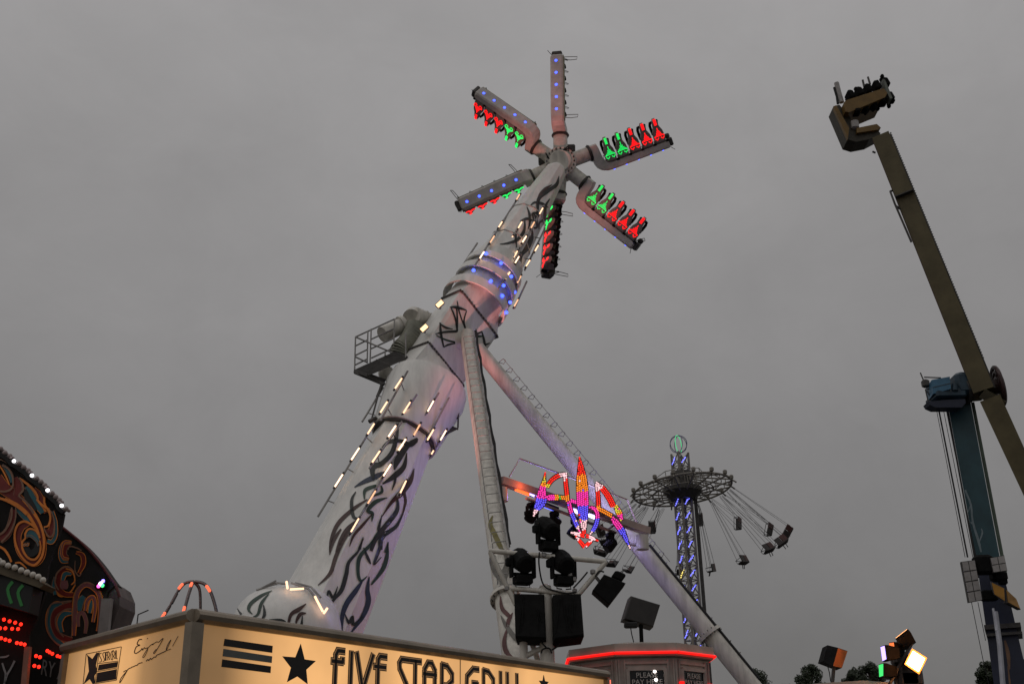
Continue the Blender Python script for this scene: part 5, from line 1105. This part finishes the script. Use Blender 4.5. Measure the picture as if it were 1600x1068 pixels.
for k in range(18): o = (xx*math.cos(k*math.tau/18)+yy*math.sin(k*math.tau/18))*(pw(d0, 40)/2+.0); bo.bbox(d0+az*.12+o, (.09, .09, .09), None, .02)
bo.build('drum_bolts', DSTEEL, boo, kind='stuff'); MB().cyl(d0-az*.12, d0+az*.02, pw(d0, 46)/2, pw(d0, 46)/2, 24).build('drum_flange', DSTEEL, boo, smooth=True)
# arm, upper and lower halves
a0, a1 = at(1377, 214, GY-.6), at(1538, 612, GY-.6); a2, a3 = at(1548, 624, GY-.6), at(1662, 872, GY-.6)
VD0 = VD; VD = (lerp(a0, a1, .5)-CAM).normalized()
up_m = MB().beam(a0, a1, pw(a0, 26), .6, VD, pw(a1, 31), .8); upo = up_m.build('arm', YEL, boo)
MB().beam(a2, a3, pw(a2, 31), .8, VD, pw(a3, 28), .6).build('arm', YEL, boo)
MB().beam(at(1534, 612, GY-.6), at(1566, 632, GY-.6), pw(a2, 16), .8, VD).build('arm_joint', mat('dark_mustard', (.09, .08, .045), .5, 0, .3, 2), boo)
adir = (a1-a0).normalized(); ar = adir.cross(VD).normalized(); ar = ar if ar.x > 0 else -ar
teeth = MB(); n = 92; Lw = (a1-a0).length
rk = MB().beam(a0+ar*(pw(a0, 26)/2+.03)+adir*.1, a1+ar*(pw(a1, 31)/2+.03), .06, .3, VD).build('cable_track', DSTEEL, upo)
for k in range(n):
    t = k/n; p = lerp(a0, a1, t*.9)+ar*(pw(lerp(a0, a1, t), lerp(26, 31, t*.9))/2+.09); teeth.box(p-ar*.03, (.06, .25, .05), (ar, VD, adir))
teeth.build('track_links', mat('pale_track_links', (.14, .16, .14), .5, 0, .2, 3), upo, kind='stuff')
MB().beam(a0-ar*(pw(a0, 26)/2+.015)+adir*.1, a1-ar*(pw(a1, 31)/2+.015), .03, .4, VD).build('red_edge', mat('dark_red_edge', (.10, .02, .018), .5, 0, .3, 3), upo)
sm = lerp(a0, a1, .255); MB().beam(sm-ar*pw(sm, 27)/2*1.03, sm+ar*pw(sm, 27)/2*1.03, .05, 1.15).build('arm_seam', DSTEEL, upo)
ex = MB().tube([at(1391, 299, GY-.7), at(1398, 318, GY-.8), at(1424, 378, GY-.8)], .05, 6).tube([at(1391, 299, GY-.7), at(1394, 298, GY-.6)], .05, 6).tube([at(1400, 322, GY-.8), at(1406, 326, GY-.7)], .06, 6)
for x, y in ((1440, 407), (1454, 441), (1479, 498), (1365, 238)): ex.tube([at(x-2, y-1, GY-.7), at(x+3, y+1, GY-.7)], .05, 5)
ex.build('hydraulic_pipe', DSTEEL, upo)
VD = VD0
# big lamp wheel on the far side of the joint
wc = at(1560, 603, GY-.4); wa = (CR*.93+V((0, -1, 0))*.22+V((0, 0, .12))).normalized(); wr_ = pw(wc, 60)/2; xx, yy, _ = frame(wa)
wh = MB().tube([wc+(xx*math.cos(k*math.tau/32)+yy*math.sin(k*math.tau/32))*wr_ for k in range(32)], .09, 6, True)
for k in range(12): o = xx*math.cos(k*math.tau/12)+yy*math.sin(k*math.tau/12); wh.tube([wc, wc+o*wr_], .04, 5)
for rr_ in (.45, .75): wh.tube([wc+(xx*math.cos(k*math.tau/32)+yy*math.sin(k*math.tau/32))*wr_*rr_ for k in range(32)], .07, 5, True)
wh.cyl(wc-wa*.5, wc+wa*.05, .3, .3, 14).build('lamp_wheel', mat('dark_red_wheel', (.05, .022, .02), .5, 0, .3, 3), boo)
# gondola frame and seats
zk = (1280, 90); sk = 4.272; G = lambda x, y, Y=GY-.6: at(zk[0]+x/sk, zk[1]+y/sk, Y)
GF = MB().prism([G(*p) for p in ((95, 325), (135, 315), (205, 395), (250, 500), (385, 478), (410, 505), (335, 545), (245, 562), (190, 545))], V((0, .9, 0))).build('gondola_frame', mat('dark_mustard_frame', (.04, .032, .015), .5, 0, .5, 6), boo)
MB().prism([G(*p, GY-.75) for p in ((250, 470), (385, 443), (412, 468), (385, 482), (252, 502))], V((0, 1.1, 0))).build('frame_top', YELG, GF)
MB().prism([G(*p, GY-.9) for p in ((95, 325), (115, 318), (160, 400), (200, 470), (192, 540))], V((0, .2, 0))).build('frame_edge', YELG, GF)
MB().bbox(G(235, 452), (.35, .4, .5), None, .08).build('gondola_axle', LP, GF, smooth=True)
MB().tube([G(115, 170), G(130, 230), G(150, 300)], .12, 8).build('counter_arm', LP, GF, smooth=True)
MB().tube([G(100, 200), G(118, 260), G(125, 310)], .06, 6).build('hose', RUBBER, GF)
gon = MB().prism([G(*p, GY-1.0) for p in ((165, 300), (180, 285), (430, 205), (455, 235), (440, 265), (200, 365), (175, 360))], V((0, 1.7, 0))); go = gon.build('gondola', YELG, boo)
for i in range(5):
    cxp, cyp = 178+i*58, 262-i*21
    for (dx, dy, s) in ((28, -2, 1), (58, 92, -1)):
        if s < 0 and i == 4 and False: continue
        c = G(cxp+dx*(1 if s > 0 else 1), cyp+dy, GY-.6)
        g_axx = (G(430, 205)-G(180, 285)).normalized(); g_up = V((0, 1, 0)).cross(g_axx)*-1
        if g_up.z < 0: g_up = -g_up
        se = MB().bbox(c, (.32, .55, .46), (g_axx, V((0, 1, 0)), g_up), .08).bbox(c+g_up*s*.16+g_axx*.05, (.2, .3, .3), (g_axx, V((0, 1, 0)), g_up), .06)
        for j in range(3): se.bbox(c+g_up*s*random.uniform(.05, .25)+g_axx*random.uniform(-.15, .15)+V((0, random.uniform(-.4, .4), 0)), (.14, .2, .18), (g_axx, V((0, 1, 0)), g_up), .05)
        se.build('seat', BLACK, go)
MB().tube([G(300, 195), G(290, 150)], .05, 6).tube([G(340, 180), G(325, 130)], .05, 6).build('restraint_bar', DSTEEL, go)
MB().prism([G(x, y, GY-.95) for x, y in ((425, 140), (440, 150), (490, 270), (475, 275), (450, 230))], V((0, .5, 0))).build('end_plate', mat('pale_end_plate', (.16, .18, .15), .5, 0, .3, 3), go)

# ------------------------------------------------------------------ lamps on the pale roof at bottom right
RY = 27
roofz = at(1330, 1066, RY).z
ken = thing('pale_kiosk', V((at(1330, 1066, RY).x, RY+1, 0)), 'pale flat kiosk roof at the bottom edge below the lit lamp cluster', 'kiosk')
MB().prism([V((at(1268, 1068, RY).x, RY, roofz-.35)), V((at(1392, 1068, RY).x, RY, roofz-.35)), V((at(1390, 1068, RY).x, RY, roofz)), V((at(1350, 1064, RY).x, RY, roofz+.05)), V((at(1272, 1068, RY).x, RY, roofz))], V((0, 2, 0))).build('roof', BR, ken)
kx0, kx1 = at(1274, 1068, RY).x, at(1386, 1068, RY).x
MB().prism([V((kx0, RY+.1, 0)), V((kx1, RY+.1, 0)), V((kx1, RY+.1, roofz-.36)), V((kx0, RY+.1, roofz-.36))], V((0, 1.8, 0))).build('wall', BW, ken)
orb = mat('painted_orange_light_case', (.75, .2, .03), .5, 0, .2, 3)  # orange light of the dazzling lamp painted into the speaker's right face
sp_ = thing('speaker_box', V((at(1306, 1064, RY).x, RY+.5, roofz)), 'two sided speaker, black left and orange lit right, on a post over the kiosk', 'speaker')
MB().tube([V((at(1308, 1064, RY).x, RY+.5, roofz-.05)), at(1303, 1040, RY+.5)], .045, 8).build('post', DSTEEL, sp_)
A1 = [at(1293, 1007, RY+.6), at(1309, 1011, RY+.2), at(1301, 1040, RY+.2), at(1286, 1032, RY+.6)]; A2 = [at(1309, 1011, RY+.2), at(1324, 1016, RY+.7), at(1315, 1043, RY+.7), at(1301, 1040, RY+.2)]
MB().loft([A1, A2, ]).build('blank', BLACK, sp_) if False else None
cab = MB(); q8 = [A1[0], A1[1], A2[1], A1[3], A1[2], A2[2]]; bkv = V((0, .5, 0))
cab.loft([[A1[0], A1[1], A2[1], A2[1]+bkv, A1[0]+bkv], [A1[3], A1[2], A2[2], A2[2]+bkv, A1[3]+bkv]]).build('cabinet', BLACK, sp_)
nA = (A2[1]-A2[0]).cross(A2[3]-A2[0]).normalized(); nA = nA if nA.dot(CAM-A2[0]) > 0 else -nA; c2 = sum(A2, V())/4
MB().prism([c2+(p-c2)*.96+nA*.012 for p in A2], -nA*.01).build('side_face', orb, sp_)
MB().tube([at(1292, 1036, RY+.5), at(1296, 1050, RY+.5), at(1298, 1064, RY+.5)], .012, 5).build('cable', RUBBER, sp_)
def floodbox(q, dep, m, label, group='lamps in the lit cluster over the kiosk', back=V((0, 1, 0)), shrink=.75):
    q = [at(*p) for p in q]; c = sum(q, V())/4; nn = (q[1]-q[0]).cross(q[3]-q[0]).normalized(); nn = nn if nn.dot(back) < 0 else -nn
    t = thing('floodlight', c, label, 'floodlight', group)
    MB().loft([[c+(p-c)*k-nn*o-(back*0) for p in q] for k, o in ((1.1, -.01), (1.12, .06), (shrink, dep))]).build('housing', BLACK, t)
    MB().prism([c+(p-c)*.98+nn*.015 for p in q], nn*.004).build('lamp_glass', m, t)
    return t, c, nn
f1 = floodbox([(1377, 1010, RY), (1383, 1008, RY-.2), (1386, 1029, RY-.2), (1380, 1032, RY)], .35, glow('violet_flood', (.42, .30, 1), 2.6), 'violet floodlight in the lit lamp cluster over the kiosk roof')
f2_ = floodbox([(1374, 1038, RY), (1381, 1036, RY-.2), (1381, 1055, RY-.2), (1375, 1057, RY)], .35, glow('green_flood', (.05, .75, .16), 1.2), 'green floodlight low in the lit lamp cluster over the kiosk roof')
f3 = floodbox([(1390, 1004, RY+.1), (1397, 1003, RY), (1400, 1022, RY), (1392, 1025, RY+.1)], .4, glow('dull_orange_flood', (1, .2, .05), 1.2), 'dull orange floodlight between the violet lamp and the dazzling lamp')
f4 = floodbox([(1400, 997, RY), (1418, 983, RY), (1420, 986, RY+.5), (1402, 999, RY+.5)], .3, glow('bright_orange_flood', (1, .42, .14), 4), 'upward facing orange floodlight topping the lit lamp cluster', back=V((0, .7, -.7)))
f5 = floodbox([(1426, 1016, RY-.3), (1445, 1028, RY-.3), (1435, 1049, RY-.3), (1416, 1036, RY-.3)], .4, glow('dazzling_flood', (1, .70, .36), 14), 'dazzling orange white floodlight at the right of the lit lamp cluster')
q5 = [at(*p) for p in ((1426, 1016, RY-.3), (1445, 1028, RY-.3), (1435, 1049, RY-.3), (1416, 1036, RY-.3))]; MB().prism([f5[1]+(p-f5[1])*1.22+f5[2]*.012 for p in q5], f5[2]*.002).build('painted_glare_rim', glow('painted_orange_glare', (1, .30, .04), 2), f5[0])  # glowing plate added behind the glass to paint the lamp's orange glare
stand = thing('lamp_stand', V((at(1395, 1066, RY+.4).x, RY+.4, 0)), 'steel stand and struts holding the lit lamp cluster over the kiosk', 'stand')
bx0 = V((at(1398, 1066, RY+.5).x, RY+.5, 0)); MB().cyl(bx0, at(1395, 1015, RY+.5), .08, .07, 10).build('pole', DSTEEL, stand)
MB().tube([at(1390, 1068, RY), at(1425, 1004, RY+.1)], .04, 6).tube([at(1409, 1012, RY+.2), at(1424, 1006, RY+.2)], .03, 6).tube([at(1380, 1045, RY+.3), at(1398, 1040, RY+.4)], .05, 6).tube([at(1383, 1020, RY+.3), at(1396, 1022, RY+.5)], .05, 6).tube([at(1396, 1020, RY+.5), at(1410, 992, RY+.4)], .06, 6).tube([at(1396, 1030, RY+.5), at(1428, 1032, RY+.2)], .05, 6).build('strut', DSTEEL, stand)
blk = MB()
for x, y, s in ((1405, 1028, .32), (1412, 1006, .25), (1390, 1050, .3), (1421, 1055, .5), (1418, 1063, .45), (1402, 1018, .2)): blk.bbox(at(x, y, RY+.5), (s*1.1, .4, s), None, .06)
blk.build('ballast_box', DSTEEL, stand)
P_ = f5[1]
pl = bpy.data.lights.new('flood_light', 'POINT'); pl.energy = 30; pl.color = (1, .34, .08); pl.shadow_soft_size = .15; po_ = bpy.data.objects.new('flood_light', pl); col.objects.link(po_); po_.location = P_+f5[2]*.35; po_.parent = f5[0]; po_.matrix_parent_inverse = Matrix.Translation(-f5[0].location)

# ------------------------------------------------------------------ trees beyond the fair
LEAF = mat('dark_leaf', (.03, .045, .018), .6, 0, .4, 3); BARK = mat('bark', (.06, .045, .03), .8, 0, .4, 4)
def tree(x, ytop, wpx, TY, label, seed):
    rnd = random.Random(seed); tp_ = at(x, ytop, TY); base = V((tp_.x, TY, 0)); hgt = tp_.z; R0 = rpx(V((tp_.x, TY, hgt*.7)), wpx)
    t = thing('tree', base, label, 'tree', 'trees beyond the fair')
    MB().rings([(base, .3), (base+V((.1, 0, hgt*.3)), .22), (base+V((0, .1, hgt*.6)), .14), (base+V((.1, 0, hgt*.9)), .04)], 8).build('trunk', BARK, t, smooth=True)
    lm = MB(); lf = MB(); R0 *= 1.35; cz_ = hgt-1.1*R0
    for k in range(46):
        a = rnd.uniform(0, 6.28); zz_ = rnd.uniform(-.9, 1); rr_ = math.sqrt(max(0, 1-zz_*zz_))*rnd.uniform(.55, 1)
        c = V((base.x+math.cos(a)*rr_*R0*.85, base.y+math.sin(a)*rr_*R0*.85, cz_+zz_*R0*rnd.uniform(.8, 1.0)))
        s0 = V((base.x, base.y, max(1.5, c.z-R0*rnd.uniform(.5, 1.1)))); lm.tube([s0, lerp(s0, c, .5)+V((0, 0, -.1)), c], .045, 5)
        r = R0*rnd.uniform(.2, .34)
        for _ in range(100):
            while 1:
                d = V((rnd.uniform(-1, 1), rnd.uniform(-1, 1), rnd.uniform(-1, 1)))
                if d.length < 1: break
            p = c+d*r; s = rnd.uniform(.08, .17); u1 = V((rnd.gauss(0, 1), rnd.gauss(0, 1), rnd.gauss(0, 1))).normalized(); u2 = u1.orthogonal().normalized()
            lf.add([p-u1*s, p+u2*s*.5, p+u1*s, p-u2*s*.5], [(0, 1, 2, 3)])
    lm.build('limbs', BARK, t); lf.build('crown', LEAF, t)
for i, (x, y, w_, TY, lab) in enumerate(((1178, 1046, 44, 118, 'dark tree at the foot of the sloping ride leg'), (1263, 1038, 38, 112, 'dark round tree just left of the orange lit speaker'), (1333, 1045, 32, 116, 'small pale tree just right of the orange lit speaker post'), (1357, 1036, 34, 112, 'bushy tree left of the green floodlight'), (1541, 1032, 30, 110, 'narrow pale tree just left of the blue tower base'), (1597, 1028, 26, 112, 'tree cut by the right edge behind the blue tower base'), (1228, 1068, 40, 120, 'low tree barely showing at the bottom edge between two taller trees'))): tree(x, y, w_, TY, lab, 11+i)

# ------------------------------------------------------------------ assumed red lamps, added unseen behind the stall to tint the big ride
def assumed_lamp(loc, aim, c, e, label, ang=70):  # builds an added spot with a made-up housing, glass and stand
    t = thing('assumed_floodlight', loc, label, 'floodlight', 'assumed floodlights added for the big ride')
    d = (aim-loc).normalized(); x, y, _ = frame(d)
    MB().bbox(loc, (.5, .4, .2), (x, y, d), .04).build('housing', BLACK, t); MB().box(loc+d*.105, (.42, .32, .01), (x, y, d)).build('lamp_glass', glow('assumed_glass_%d' % len(MT), c, 3), t)
    MB().beam(V((loc.x, loc.y, 0)), loc-d*.1, .1, .1).build('stand', DSTEEL, t)
    l = bpy.data.lights.new('assumed_light', 'SPOT'); l.energy = e; l.color = c; l.spot_size = R_(ang); l.spot_blend = .8; l.shadow_soft_size = .3
    o = bpy.data.objects.new('assumed_light', l); col.objects.link(o); o.parent = t; o.matrix_parent_inverse = Matrix.Translation(-t.location); o.location = loc+d*.15; o.rotation_euler = d.to_track_quat('-Z', 'Y').to_euler()
assumed_lamp(V((1.5, 27.5, .9)), V((-2, 33.5, 9)), (1, .36, .36), 380, 'assumed red floodlight added unseen behind the stall, aimed to tint the boom pink', 80)  # assumed lamp, added to put pink spill on the boom
assumed_lamp(V((-4.5, 25, .9)), H, (1, .33, .28), 12000, 'assumed red floodlight added unseen behind the stall, aimed to tint the star pink', 15)  # unseen narrow spot, assumed and added to redden the star
